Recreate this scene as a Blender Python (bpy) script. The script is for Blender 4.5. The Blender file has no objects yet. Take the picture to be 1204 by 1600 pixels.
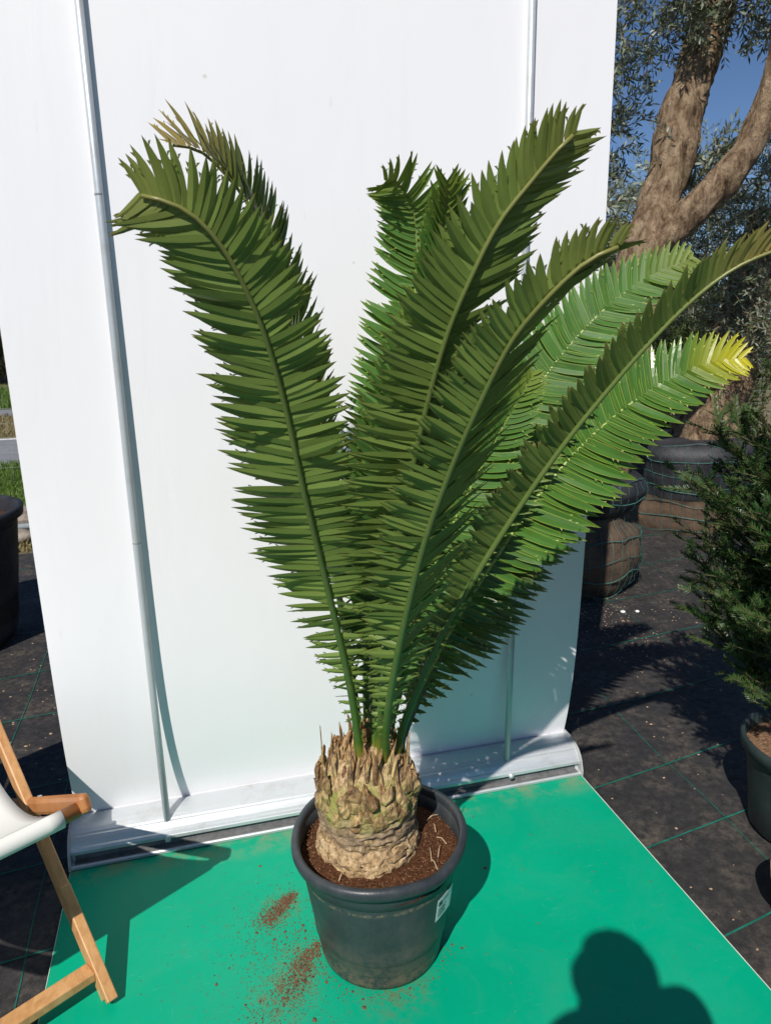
import bpy, bmesh, math, random
from mathutils import Vector, Matrix, Quaternion, noise as mnoise
R = math.radians
rnd = random.Random(7)
V = Vector
sc = bpy.context.scene
COL = sc.collection

# ------------------------------------------------------------------ camera
F_PX, PITCH, YAW, ROLL = 1138.9, 0.25225, 0.25485, -0.01844
cam_d = bpy.data.cameras.new("camera"); cam = bpy.data.objects.new("camera", cam_d); COL.objects.link(cam)
sc.camera = cam
cam_d.sensor_fit = 'VERTICAL'; cam_d.sensor_height = 32.0; cam_d.lens = 32.0*F_PX/1600.0
cam_d.clip_start = 0.01; cam_d.clip_end = 2000
fw = V((math.sin(YAW)*math.cos(PITCH), math.cos(YAW)*math.cos(PITCH), -math.sin(PITCH)))
rt = V((math.cos(YAW), -math.sin(YAW), 0)); up = rt.cross(fw)
rt2 = rt*math.cos(ROLL)+up*math.sin(ROLL); up2 = -rt*math.sin(ROLL)+up*math.cos(ROLL)
m = Matrix((rt2, up2, -fw)).transposed().to_4x4(); m.translation = V((0, 0, 1.6))
cam.matrix_world = m
cam_d.dof.use_dof = True; cam_d.dof.focus_distance = 1.75; cam_d.dof.aperture_fstop = 9.0

# ------------------------------------------------------------------ sky, sun, exposure
SUN_TO = V((0.54, 0.79, -1.0)).normalized()      # direction the light travels
to_sun = -SUN_TO
elev = math.asin(to_sun.z)
w = bpy.data.worlds.new("World"); sc.world = w; w.use_nodes = True
nt = w.node_tree; bg = nt.nodes['Background']
sky = nt.nodes.new('ShaderNodeTexSky'); sky.sky_type = 'NISHITA'; sky.sun_disc = False
sky.sun_elevation = elev; sky.sun_rotation = math.atan2(to_sun.x, to_sun.y)
sky.altitude = 2500; sky.air_density = 1.0; sky.dust_density = 0.0; sky.ozone_density = 6.0
nt.links.new(sky.outputs[0], bg.inputs[0]); bg.inputs[1].default_value = 0.078
sd = bpy.data.lights.new("sun", 'SUN'); sd.energy = 4.6; sd.angle = R(0.53); sd.color = (1.0, 0.955, 0.89)
so = bpy.data.objects.new("sun", sd); COL.objects.link(so)
so.rotation_euler = SUN_TO.to_track_quat('-Z', 'Y').to_euler(); so.location = (0, 0, 8)
sc.view_settings.view_transform = 'Standard'; sc.view_settings.look = 'None'
sc.view_settings.gamma = 1; sc.view_settings.exposure = 0.07
sc.cycles.max_bounces = 8; sc.cycles.transparent_max_bounces = 8

# ------------------------------------------------------------------ helpers
def srgb(r, g, b):
    def c(x):
        x /= 255.0
        return x/12.92 if x <= 0.04045 else ((x+0.055)/1.055)**2.4
    return (c(r), c(g), c(b), 1)

class N:
    """tiny node builder"""
    def __init__(s, name):
        s.m = bpy.data.materials.new(name); s.m.use_nodes = True; s.t = s.m.node_tree
        s.b = s.t.nodes['Principled BSDF']; s.out = s.t.nodes['Material Output']
    def n(s, typ, **kw):
        x = s.t.nodes.new(typ)
        for k, v in kw.items():
            if k.startswith('_'): setattr(x, k[1:], v)
            else:
                key = int(k[1:]) if k[0] == 'i' and k[1:].isdigit() else k.replace('__', ' ')
                x.inputs[key].default_value = v
        return x
    def l(s, a, b): s.t.links.new(a, b)
    def coord(s, kind='Object', scale=(1, 1, 1), rot=(0, 0, 0)):
        tc = s.n('ShaderNodeTexCoord'); mp = s.n('ShaderNodeMapping')
        mp.inputs['Scale'].default_value = scale; mp.inputs['Rotation'].default_value = rot
        s.l(tc.outputs[kind], mp.inputs[0]); return mp.outputs[0]
    def noise(s, vec, scale, detail=6, rough=.6, dist=0):
        x = s.n('ShaderNodeTexNoise', Scale=scale, Detail=detail, Roughness=rough, Distortion=dist)
        s.l(vec, x.inputs['Vector']); return x.outputs['Fac']
    def ramp(s, fac, stops, interp='LINEAR'):
        x = s.n('ShaderNodeValToRGB'); e = x.color_ramp; e.interpolation = interp
        while len(e.elements) < len(stops): e.elements.new(0.5)
        for el, (p, c) in zip(e.elements, stops):
            el.position = p; el.color = c if len(c) == 4 else (*c, 1)
        s.l(fac, x.inputs[0]); return x.outputs[0]
    def mix(s, fac, a, b, blend='MIX'):
        x = s.n('ShaderNodeMix', _data_type='RGBA', _blend_type=blend)
        for sock, v in ((x.inputs[0], fac), (x.inputs[6], a), (x.inputs[7], b)):
            if hasattr(v, 'links'): s.l(v, sock)
            else: sock.default_value = v
        return x.outputs[2]
    def math(s, op, a, b=0.0, c=None):
        x = s.n('ShaderNodeMath', _operation=op)
        for i, v in enumerate((a, b, c)):
            if v is None: continue
            if hasattr(v, 'links'): s.l(v, x.inputs[i])
            else: x.inputs[i].default_value = v
        return x.outputs[0]
    def bump(s, h, strength=.3, dist=.01):
        x = s.n('ShaderNodeBump', Strength=strength, Distance=dist); s.l(h, x.inputs['Height'])
        s.l(x.outputs[0], s.b.inputs['Normal']); return x.outputs[0]
    def set(s, **kw):
        for k, v in kw.items():
            sock = s.b.inputs[k.replace('__', ' ')]
            if hasattr(v, 'links'): s.l(v, sock)
            else: sock.default_value = v
        return s

def W(h): return (0, 0, 0, 1) if h == 0 else (h, h, h, 1)

# mesh buffer -----------------------------------------------------------
class MB:
    def __init__(s): s.v = []; s.f = []; s.uv = None; s.at = []; s.mi = []
    def tri(s, *p): s.poly(p)
    def poly(s, pts, a=0.0):
        i = len(s.v); s.v += [tuple(p) for p in pts]; s.at += [a]*len(pts); s.f.append(tuple(range(i, i+len(pts))))
    def add(s, vs, fs, a=0.0):
        i = len(s.v); s.v += [tuple(p) for p in vs]; s.at += ([a]*len(vs) if not isinstance(a, list) else a)
        s.f += [tuple(i+k for k in f) for f in fs]
    def tube(s, pts, rad, seg=8, cap=True, a=0.0):
        pts = [V(p) for p in pts]; n = len(pts)
        if not hasattr(rad, '__len__'): rad = [rad]*n
        vs = []; T0 = (pts[1]-pts[0]).normalized()
        ref = V((0, 0, 1)) if abs(T0.z) < .9 else V((1, 0, 0)); U = T0.cross(ref).normalized()
        for i in range(n):
            T = (pts[min(i+1, n-1)]-pts[max(i-1, 0)]).normalized()
            U = (U-T*U.dot(T)).normalized(); W_ = T.cross(U)
            for k in range(seg):
                an = 2*math.pi*k/seg; vs.append(pts[i]+(U*math.cos(an)+W_*math.sin(an))*rad[i])
        fs = [(i*seg+k, i*seg+(k+1) % seg, (i+1)*seg+(k+1) % seg, (i+1)*seg+k) for i in range(n-1) for k in range(seg)]
        if cap: fs += [tuple(range(seg))[::-1], tuple((n-1)*seg+k for k in range(seg))]
        s.add(vs, fs, a)
    def box(s, c, e, M=None):
        vs = [V((c[0]+x*e[0]/2, c[1]+y*e[1]/2, c[2]+z*e[2]/2)) for x in (-1, 1) for y in (-1, 1) for z in (-1, 1)]
        if M: vs = [M @ p for p in vs]
        s.add(vs, [(0, 1, 3, 2), (4, 6, 7, 5), (0, 4, 5, 1), (2, 3, 7, 6), (0, 2, 6, 4), (1, 5, 7, 3)])
    def beam(s, a, b, up, wid, thk):
        """rectangular beam from a to b; thk along up, wid across"""
        a, b = V(a), V(b); T = (b-a).normalized(); U = (V(up)-T*V(up).dot(T)).normalized(); S = T.cross(U)
        vs = [p+S*sx*wid/2+U*su*thk/2 for p in (a, b) for sx, su in ((-1, -1), (1, -1), (1, 1), (-1, 1))]
        s.add(vs, [(3, 2, 1, 0), (4, 5, 6, 7), (0, 1, 5, 4), (1, 2, 6, 5), (2, 3, 7, 6), (3, 0, 4, 7)])
    def lathe(s, prof, seg=64, c=(0, 0), wob=None, close=False):
        vs = []
        for (r, z) in prof:
            for k in range(seg):
                an = 2*math.pi*k/seg; rr, zz = (r, z) if wob is None else wob(r, z, an)
                vs.append((c[0]+rr*math.cos(an), c[1]+rr*math.sin(an), zz))
        n = len(prof)
        s.add(vs, [(i*seg+k, i*seg+(k+1) % seg, (i+1)*seg+(k+1) % seg, (i+1)*seg+k) for i in range(n-1) for k in range(seg)])
    def build(s, name, mat, parent=None, smooth=False, bevel=0, loc=None, attr=False, recalc=False):
        me = bpy.data.meshes.new(name); o = bpy.data.objects.new(name, me)
        off = V(loc) if loc is not None else V((0, 0, 0))
        if parent is not None and loc is None: off = V(parent.get('_base', (0, 0, 0))) if '_base' in parent else V((0, 0, 0))
        me.from_pydata([tuple(V(p)-off) for p in s.v], [], s.f); me.update()
        if recalc:
            bm = bmesh.new(); bm.from_mesh(me); bmesh.ops.remove_doubles(bm, verts=bm.verts, dist=1e-5)
            bmesh.ops.recalc_face_normals(bm, faces=bm.faces); bm.to_mesh(me); bm.free()
        if attr:
            at = me.attributes.new('tt', 'FLOAT', 'POINT'); at.data.foreach_set('value', s.at)
        if s.uv:
            uvl = me.uv_layers.new(name='UVMap')
            vi = [0]*len(me.loops); me.loops.foreach_get('vertex_index', vi)
            flat = []
            for i in vi: flat += s.uv[i]
            uvl.data.foreach_set('uv', flat)
        if smooth: me.polygons.foreach_set('use_smooth', [True]*len(me.polygons))
        me.materials.append(mat); COL.objects.link(o)
        if parent is not None: o.parent = parent
        elif loc is not None: o.location = off
        if bevel:
            b = o.modifiers.new('bevel', 'BEVEL'); b.width = bevel; b.segments = 2; b.limit_method = 'ANGLE'; b.angle_limit = R(40)
        return o

def thing(name, label, cat, base, group=None):
    o = bpy.data.objects.new(name, None); COL.objects.link(o); o.location = base
    o.empty_display_size = 0.1
    o['label'] = label; o['category'] = cat; BASES[o.name] = V(base)
    if group: o['group'] = group
    return o
BASES = {}
def part(mb, name, mat, par, **kw):
    """world-space mesh buffer -> child at the thing's base"""
    b = BASES[par.name] if par.name in BASES else V((0, 0, 0))
    root = par
    while root.name not in BASES and root.parent: root = root.parent
    b = BASES[root.name] if par is root else BASES[root.name]
    s2 = mb
    o = s2.build(name, mat, None, loc=b, **kw); o.location = (0, 0, 0); o.parent = par
    return o
def struct(mb, name, mat, kind='structure', **kw):
    o = mb.build(name, mat, None, **kw); o['kind'] = kind; return o
def tag(o, label, cat, group=None):
    o['label'] = label; o['category'] = cat
    if group: o['group'] = group
    return o

# ------------------------------------------------------------------ materials
def mat_green_board():
    k = N('green_board'); c = k.coord()
    n1 = k.noise(c, 2.2, 5, .6); n2 = k.noise(c, 55, 5, .75); n3 = k.noise(c, 260, 3, .7)
    base = k.ramp(n1, [(.3, (0.0, .318, .175)), (.7, (0.0, .352, .198))])
    # sparse scuffs and earth specks
    scr = k.coord(scale=(3, 60, 1), rot=(0, 0, .3)); s1 = k.noise(scr, 3, 3, .8)
    base = k.mix(k.ramp(s1, [(.66, W(0)), (.72, W(.30))]), base, (.22, .52, .40, 1))
    s2 = k.noise(k.coord(scale=(70, 2.5, 1), rot=(0, 0, -.5)), 2.2, 3, .8); base = k.mix(k.ramp(s2, [(.67, W(0)), (.72, W(.22))]), base, (.20, .48, .36, 1))
    ds = k.noise(k.coord(), 4.5, 7, .75, .8); base = k.mix(k.ramp(ds, [(.46, W(0)), (.72, W(.11))]), base, (.12, .26, .15, 1))
    tcy = k.n('ShaderNodeTexCoord'); sy_ = k.n('ShaderNodeSeparateXYZ'); k.l(tcy.outputs['Object'], sy_.inputs[0])
    bk = k.math('MULTIPLY', k.ramp(sy_.outputs['Y'], [(.66, W(0)), (.78, W(1))]), k.ramp(k.noise(k.coord(), 9, 6, .75), [(.46, W(0)), (.6, W(.65))])); base = k.mix(bk, base, (.26, .25, .14, 1))
    tc = k.n('ShaderNodeTexCoord'); sub = k.n('ShaderNodeVectorMath', _operation='DISTANCE'); k.l(tc.outputs['Object'], sub.inputs[0]); sub.inputs[1].default_value = (-.26, .32, 0)
    near = k.ramp(sub.outputs['Value'], [(.05, W(1)), (.42, W(0))])
    spk = k.math('MULTIPLY', k.ramp(n2, [(.55, W(0)), (.68, W(1))]), near)
    base = k.mix(k.math('MULTIPLY', spk, .75), base, (.11, .075, .03, 1))
    for (cx, cy, rr_) in ((.130, 1.755, .075), (.165, 1.555, .085), (.10, 1.47, .10), (.37, 1.42, .12)):
        sb = k.n('ShaderNodeVectorMath', _operation='DISTANCE'); k.l(k.coord(), sb.inputs[0]); sb.inputs[1].default_value = (cx-.4, cy-1.3, 0)
        st_ = k.math('MULTIPLY', k.ramp(k.math('DIVIDE', sb.outputs['Value'], rr_), [(.2, W(1)), (1, W(0))]), k.ramp(k.noise(k.coord(), 38, 6, .75), [(.45, W(0)), (.62, W(.8))])); base = k.mix(st_, base, (.17, .095, .035, 1))
    vo = k.n('ShaderNodeTexVoronoi', Scale=28); k.l(c, vo.inputs['Vector'])
    dots = k.math('MULTIPLY', k.ramp(vo.outputs['Distance'], [(.045, W(1)), (.075, W(0))]), k.ramp(k.noise(c, 3.3, 2), [(.48, W(0)), (.62, W(.8))]))
    base = k.mix(dots, base, (.20, .20, .10, 1))
    k.set(Base__Color=base, Roughness=k.ramp(n1, [(.3, W(.36)), (.7, W(.5))]), Specular__IOR__Level=.16)
    k.bump(n3, .05, .001); return k.m

def mat_banner():
    k = N('banner_film'); c = k.coord(scale=(1, 1, 1)); n1 = k.noise(c, 1.3, 4, .5); n2 = k.noise(c, 420, 2, .5)
    st = k.noise(k.coord(scale=(1, 1, .12)), 14, 4, .6)
    base = k.ramp(n1, [(.3, (.855, .845, .86)), (.7, (.885, .875, .885))])
    base = k.mix(k.ramp(st, [(.62, W(0)), (.8, W(.06))]), base, (.6, .58, .5, 1))
    vo = k.n('ShaderNodeTexVoronoi', Scale=4.5); k.l(c, vo.inputs['Vector'])
    sc2 = k.noise(k.coord(scale=(1, 1, .2), rot=(0, .25, 0)), 30, 3, .7); base = k.mix(k.ramp(sc2, [(.70, W(0)), (.76, W(.22))]), base, (.60, .57, .50, 1))
    sepz = k.n('ShaderNodeSeparateXYZ'); tcz = k.n('ShaderNodeTexCoord'); k.l(tcz.outputs['Object'], sepz.inputs[0])
    spl = k.math('MULTIPLY', k.ramp(sepz.outputs['Z'], [(0, W(1)), (.35, W(0))]), k.ramp(k.noise(k.coord(), 110, 4, .75), [(.62, W(0)), (.72, W(.5))])); base = k.mix(spl, base, (.42, .33, .23, 1))
    dm = k.math('MULTIPLY', k.ramp(vo.outputs['Distance'], [(.012, W(1)), (.03, W(0))]), .45)
    base = k.mix(dm, base, (.45, .40, .3, 1))
    k.set(Base__Color=base, Roughness=.42, Specular__IOR__Level=.4)
    wv = k.noise(k.coord(scale=(1.0, 1, .25)), 3.0, 2, .5)
    cr = k.noise(k.coord(scale=(2.2, 1, .5), rot=(0, .5, 0)), 2.2, 3, .55, 1.5)
    k.bump(k.math('ADD', k.math('MULTIPLY', n2, .02), k.math('ADD', wv, k.math('MULTIPLY', cr, .5))), .16, .02); return k.m

def mat_metal(name, col, rough=.4, metal=.75):
    k = N(name); c = k.coord(scale=(8, 60, 60)); n1 = k.noise(c, 2, 5, .7); n2 = k.noise(k.coord(), 9, 6, .7)
    base = k.mix(k.ramp(n2, [(.52, W(0)), (.8, W(.5))]), (*col, 1), (.30, .26, .19, 1))
    k.set(Base__Color=base, Metallic=metal, Roughness=k.ramp(n1, [(.3, W(rough-.06)), (.7, W(rough+.1))]))
    k.bump(n1, .05, .001); return k.m

def mat_wood():
    k = N('oiled_beech'); tc = k.n('ShaderNodeTexCoord')
    mp = k.n('ShaderNodeMapping'); mp.inputs['Scale'].default_value = (34, 16, 16); mp.inputs['Rotation'].default_value = (0, 0, 0)
    k.l(tc.outputs['Object'], mp.inputs[0])
    n1 = k.noise(mp.outputs[0], 1.6, 6, .65, .6); n2 = k.noise(k.coord(), 9, 3, .5); n3 = k.noise(k.coord(), 240, 3, .7)
    base = k.ramp(n1, [(.25, (.40, .19, .065)), (.5, (.56, .295, .115)), (.75, (.66, .38, .17))])
    base = k.mix(k.ramp(n2, [(.4, W(0)), (.8, W(.45))]), base, (.42, .18, .06, 1))
    base = k.mix(k.ramp(n3, [(.66, W(0)), (.75, W(.4))]), base, (.2, .09, .03, 1))
    k.set(Base__Color=base, Roughness=.45); k.bump(n1, .15, .002); return k.m

def mat_canvas():
    k = N('woven_canvas'); c = k.coord('UV')
    ck = k.n('ShaderNodeTexWave', Scale=1.0); mp1 = k.coord('UV', (130, 0, 0)); k.l(mp1, ck.inputs['Vector'])
    ck2 = k.n('ShaderNodeTexWave', Scale=1.0); mp2 = k.coord('UV', (150, 0, 0), (0, 0, R(90))); k.l(mp2, ck2.inputs['Vector'])
    h = k.math('MULTIPLY', ck.outputs['Fac'], ck2.outputs['Fac'])
    base = k.ramp(h, [(.0, (.76, .75, .69)), (.35, (.84, .83, .78)), (1, (.90, .89, .85))])
    k.set(Base__Color=base, Roughness=.85, Specular__IOR__Level=.1); k.bump(h, .5, .002); return k.m

def mat_mat():
    """woven black ground cover with green marking threads"""
    k = N('weed_mat'); c = k.coord()
    n1 = k.noise(c, 1.7, 6, .65); n2 = k.noise(c, 34, 6, .75); n3 = k.noise(c, 320, 3, .7); n4 = k.noise(c, 5.5, 6, .7)
    wave = k.coord(scale=(420, 60, 1), rot=(0, 0, R(2))); nw = k.noise(wave, 1, 2, .6)
    base = k.ramp(n2, [(.3, (.017, .016, .017)), (.55, (.036, .034, .034)), (.75, (.07, .062, .055))])
    base = k.mix(k.ramp(nw, [(.45, W(0)), (.7, W(.4))]), base, (.05, .047, .045, 1))
    dirt = k.math('MULTIPLY', k.ramp(n4, [(.45, W(0)), (.68, W(1))]), k.ramp(n2, [(.42, W(0)), (.62, W(.85))]))
    base = k.mix(k.math('MULTIPLY', dirt, .8), base, (.15, .12, .09, 1))
    gr = k.math('MULTIPLY', k.ramp(n3, [(.60, W(0)), (.70, W(1))]), k.ramp(n1, [(.4, W(.1)), (.6, W(.7))]))
    base = k.mix(gr, base, (.19, .145, .10, 1))
    k.set(Base__Color=base, Roughness=k.ramp(n4, [(.35, W(.5)), (.65, W(.85))]), Specular__IOR__Level=.3)
    k.bump(k.math('ADD', k.math('MULTIPLY', nw, .2), k.math('ADD', k.math('MULTIPLY', n2, .4), n1)), .45, .02); return k.m

def mat_simple(name, c1, c2, scale=6, rough=.7, bump=.3, bd=.01, spec=.3, detail=6, stretch=(1, 1, 1)):
    k = N(name); c = k.coord(scale=stretch); n1 = k.noise(c, scale, detail, .65); n2 = k.noise(c, scale*7, 4, .7)
    base = k.ramp(n1, [(.32, c1), (.68, c2)])
    k.set(Base__Color=base, Roughness=rough, Specular__IOR__Level=spec)
    k.bump(k.math('ADD', n1, k.math('MULTIPLY', n2, .3)), bump, bd); return k.m

def mat_pot():
    k = N('dusty_black_plastic'); c = k.coord(); n1 = k.noise(c, 7, 6, .7); n2 = k.noise(c, 60, 5, .7); ns = k.noise(k.coord(scale=(1, 1, .25)), 16, 5, .7)
    base = k.ramp(n1, [(.3, (.022, .028, .034)), (.65, (.042, .049, .055))])
    base = k.mix(k.ramp(ns, [(.5, W(0)), (.75, W(.45))]), base, (.085, .085, .078, 1))
    sep = k.n('ShaderNodeSeparateXYZ'); tc = k.n('ShaderNodeTexCoord'); k.l(tc.outputs['Object'], sep.inputs[0])
    low = k.ramp(sep.outputs['Z'], [(.0, W(1)), (.035, W(.9)), (.075, W(.42)), (.16, W(.08)), (.24, W(0))])
    d = k.math('MULTIPLY', low, k.ramp(k.math('ADD', k.math('MULTIPLY', n2, .6), k.math('MULTIPLY', n1, .4)), [(.40, W(0)), (.56, W(1))]))
    base = k.mix(k.math('MULTIPLY', d, .8), base, (.17, .12, .075, 1))
    z2 = k.math('SUBTRACT', sep.outputs['Z'], .262); z2 = k.math('ABSOLUTE', z2)
    ring = k.math('MULTIPLY', k.ramp(z2, [(.0, W(1)), (.006, W(0))]), k.ramp(n2, [(.45, W(0)), (.6, W(.8))]))
    base = k.mix(ring, base, (.26, .20, .12, 1))
    k.set(Base__Color=base, Roughness=k.ramp(ns, [(.3, W(.34)), (.7, W(.6))]), Specular__IOR__Level=.5)
    k.bump(n1, .25, .01); return k.m

def mat_leaf(name, top, under, edge, tipc, trans=(.20, .34, .03), gloss=.33, brown=.0, tipamt=.5, endamt=.9, spec=.45):
    k = N(name); geo = k.n('ShaderNodeNewGeometry')
    c = k.coord(); n1 = k.noise(c, 9, 4, .6)
    uvn = k.n('ShaderNodeUVMap'); sep = k.n('ShaderNodeSeparateXYZ'); k.l(uvn.outputs[0], sep.inputs[0])
    u, v = sep.outputs['X'], sep.outputs['Y']
    at = k.n('ShaderNodeAttribute', _attribute_name='tt'); tt = at.outputs['Fac']
    cb = k.mix(k.ramp(n1, [(.3, W(0)), (.7, W(1))]), (*top, 1), (*[x*1.45 for x in top], 1))
    cu = k.mix(k.ramp(n1, [(.3, W(0)), (.7, W(1))]), (*under, 1), (*[x*1.35 for x in under], 1))
    base = k.mix(geo.outputs['Backfacing'], cb, cu)
    # fine parallel veins
    wv = k.math('SINE', k.math('MULTIPLY', u, 60.0)); base = k.mix(k.math('MULTIPLY', k.ramp(wv, [(.0, W(0)), (1, W(1))]), .18), base, (*[min(1, x*1.9) for x in top], 1))
    # pale margins
    au = k.math('ABSOLUTE', k.math('SUBTRACT', u, .5))
    base = k.mix(k.ramp(au, [(.43, W(0)), (.49, W(.85))]), base, (*edge, 1))
    # leaflet tips and frond tip
    tipf = k.math('ADD', k.math('MULTIPLY', k.ramp(v, [(.80, W(0)), (1, W(1))]), tipamt), k.ramp(tt, [(.885, W(0)), (1, W(endamt))]))
    base = k.mix(k.math('MINIMUM', tipf, 1.0), base, (*tipc, 1))
    if brown:
        nb = k.noise(c, 38, 4, .7); base = k.mix(k.math('MULTIPLY', k.ramp(nb, [(.64, W(0)), (.72, W(1))]), brown), base, (.16, .07, .03, 1))
    rr = k.mix(geo.outputs['Backfacing'], W(gloss), W(.46)); k.set(Base__Color=base, Specular__IOR__Level=spec)
    k.l(rr, k.b.inputs['Roughness'])
    bn = k.bump(wv, .12, .0015)
    tr = k.n('ShaderNodeBsdfTranslucent'); k.l(k.mix(.5, base, (*trans, 1)), tr.inputs[0])
    mx = k.n('ShaderNodeMixShader'); mx.inputs[0].default_value = .17
    k.l(k.b.outputs[0], mx.inputs[1]); k.l(tr.outputs[0], mx.inputs[2]); k.l(mx.outputs[0], k.out.inputs[0]); return k.m

def mat_smallleaf(name, c1, c2, back, trans, scale=3, rough=.45, tw=.2):
    k = N(name); c = k.coord(); n1 = k.noise(c, scale, 4, .7); geo = k.n('ShaderNodeNewGeometry')
    rpi = geo.outputs['Random Per Island']
    base = k.mix(rpi, (*c1, 1), (*c2, 1)); base = k.mix(k.math('MULTIPLY', geo.outputs['Backfacing'], 1.0), base, (*back, 1))
    k.set(Base__Color=base, Roughness=rough, Specular__IOR__Level=.4)
    tr = k.n('ShaderNodeBsdfTranslucent', Color=(*trans, 1)); mx = k.n('ShaderNodeMixShader'); mx.inputs[0].default_value = tw
    k.l(k.b.outputs[0], mx.inputs[1]); k.l(tr.outputs[0], mx.inputs[2]); k.l(mx.outputs[0], k.out.inputs[0]); return k.m

def mat_bark(name, stops, scale=(16, 16, 6), bd=.05):
    k = N(name); c = k.coord(scale=scale); n1 = k.noise(c, 1.6, 8, .7, .4); n2 = k.noise(k.coord(), 3.5, 4, .6); n3 = k.noise(k.coord(), 45, 4, .7)
    base = k.ramp(n1, stops); base = k.mix(k.ramp(n2, [(.52, W(0)), (.7, W(.4))]), base, (.14, .12, .05, 1))
    k.set(Base__Color=base, Roughness=.9, Specular__IOR__Level=.15)
    k.bump(k.math('ADD', n1, k.math('MULTIPLY', n3, .25)), .9, bd); return k.m

def mat_trunk():
    k = N('cycad_trunk'); c = k.coord(); n1 = k.noise(c, 22, 6, .7, .8); n2 = k.noise(c, 75, 5, .75); n4 = k.noise(c, 13, 3, .6)
    fib = k.noise(k.coord(scale=(1, 1, .12)), 130, 3, .7)
    sep = k.n('ShaderNodeSeparateXYZ'); tc = k.n('ShaderNodeTexCoord'); k.l(tc.outputs['Object'], sep.inputs[0])
    tan = k.ramp(n2, [(.30, (.11, .065, .028)), (.48, (.36, .24, .12)), (.70, (.62, .46, .26))])
    tan = k.mix(k.ramp(fib, [(.5, W(0)), (.62, W(.55))]), tan, (.66, .52, .33, 1))
    grey = k.ramp(n1, [(.35, (.075, .055, .035)), (.55, (.24, .18, .12)), (.7, (.36, .30, .22))])
    mid = k.ramp(sep.outputs['Z'], [(.35, W(0)), (.39, W(.75)), (.43, W(.6)), (.46, W(0))])
    base = k.mix(mid, tan, grey)
    olive = k.math('MULTIPLY', k.ramp(sep.outputs['Z'], [(.40, W(0)), (.44, W(1)), (.51, W(1)), (.55, W(0))]), k.ramp(n4, [(.47, W(0)), (.57, W(.85))]))
    base = k.mix(olive, base, (.27, .28, .07, 1))
    blk = k.ramp(n1, [(.28, W(1)), (.40, W(0))]); base = k.mix(k.math('MULTIPLY', blk, .75), base, (.055, .028, .016, 1))
    k.set(Base__Color=base, Roughness=.8, Specular__IOR__Level=.2)
    k.bump(k.math('ADD', n1, k.math('MULTIPLY', fib, .5)), .7, .008); return k.m

def mat_bract(name, base_c, tip_c):
    k = N(name); at = k.n('ShaderNodeAttribute', _attribute_name='tt'); c = k.coord(scale=(1, 1, .3)); n1 = k.noise(c, 90, 4, .7); n2 = k.noise(k.coord(), 30, 3, .6)
    base = k.ramp(k.math('ADD', at.outputs['Fac'], k.math('MULTIPLY', k.math('SUBTRACT', n2, .5), .9)), [(.15, base_c), (.55, (.52, .37, .18)), (.95, tip_c)])
    geo = k.n('ShaderNodeNewGeometry'); base = k.mix(1.0, base, k.ramp(geo.outputs['Random Per Island'], [(0, (.42, .34, .26)), (.35, (.85, .82, .74)), (.7, (1.0, 1.0, .95)), (1, (1.15, 1.12, 1.0))]), 'MULTIPLY')
    base = k.mix(k.ramp(n1, [(.42, W(.8)), (.56, W(0))]), base, (.12, .06, .03, 1))
    n3 = k.noise(k.coord(), 17, 4, .65); base = k.mix(k.ramp(n3, [(.56, W(0)), (.66, W(.8))]), base, (.10, .045, .025, 1))
    n5 = k.noise(k.coord(), 150, 4, .7); base = k.mix(k.ramp(n5, [(.5, W(0)), (.8, W(.5))]), base, (.62, .50, .33, 1))
    k.set(Base__Color=base, Roughness=.7, Specular__IOR__Level=.2); k.bump(n1, .5, .004); return k.m

def mat_soil():
    k = N('potting_soil'); c = k.coord(); n1 = k.noise(c, 26, 7, .75); n2 = k.noise(c, 150, 5, .8)
    base = k.ramp(n2, [(.3, (.045, .018, .008)), (.5, (.14, .058, .028)), (.72, (.28, .14, .07))])
    base = k.mix(k.ramp(n1, [(.55, W(0)), (.75, W(.5))]), base, (.05, .025, .014, 1))
    k.set(Base__Color=base, Roughness=.95, Specular__IOR__Level=.1); k.bump(k.math('ADD', n1, n2), 1.0, .012); return k.m

M_board = mat_green_board(); M_banner = mat_banner()
M_alu = mat_metal('brushed_aluminium', (.62, .64, .66), .42, .45)
M_pole = mat_metal('satin_pole', (.50, .54, .56), .42, .35)
M_dark = mat_simple('dark_plastic', (.02, .021, .024), (.045, .046, .05), 20, .5, .1)
M_wood = mat_wood(); M_canvas = mat_canvas(); M_wood2 = mat_simple('darker_oiled_wood', (.36, .135, .04), (.50, .22, .08), 7, .42, .2, .004, .4, 6, (3, 1, 1)); M_mat = mat_mat()
M_pot = mat_pot(); M_soil = mat_soil(); M_trunk = mat_trunk()
M_thread = mat_simple('green_thread', (.004, .09, .065), (.015, .20, .14), 30, .6, .1)
M_edge = mat_simple('pale_edge', (.45, .55, .45), (.7, .75, .66), 30, .6, .1)
M_lbl = mat_simple('label_paper', (.62, .74, .68), (.68, .79, .73), 12, .45, .02)
M_ink = mat_simple('label_ink', (.02, .035, .03), (.03, .05, .04), 12, .5, .02)
M_line = mat_simple('label_print', (.16, .26, .22), (.22, .32, .28), 12, .5, .02)
M_terra = mat_simple('terracotta', (.52, .27, .17), (.66, .38, .26), 9, .85, .2)

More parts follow.
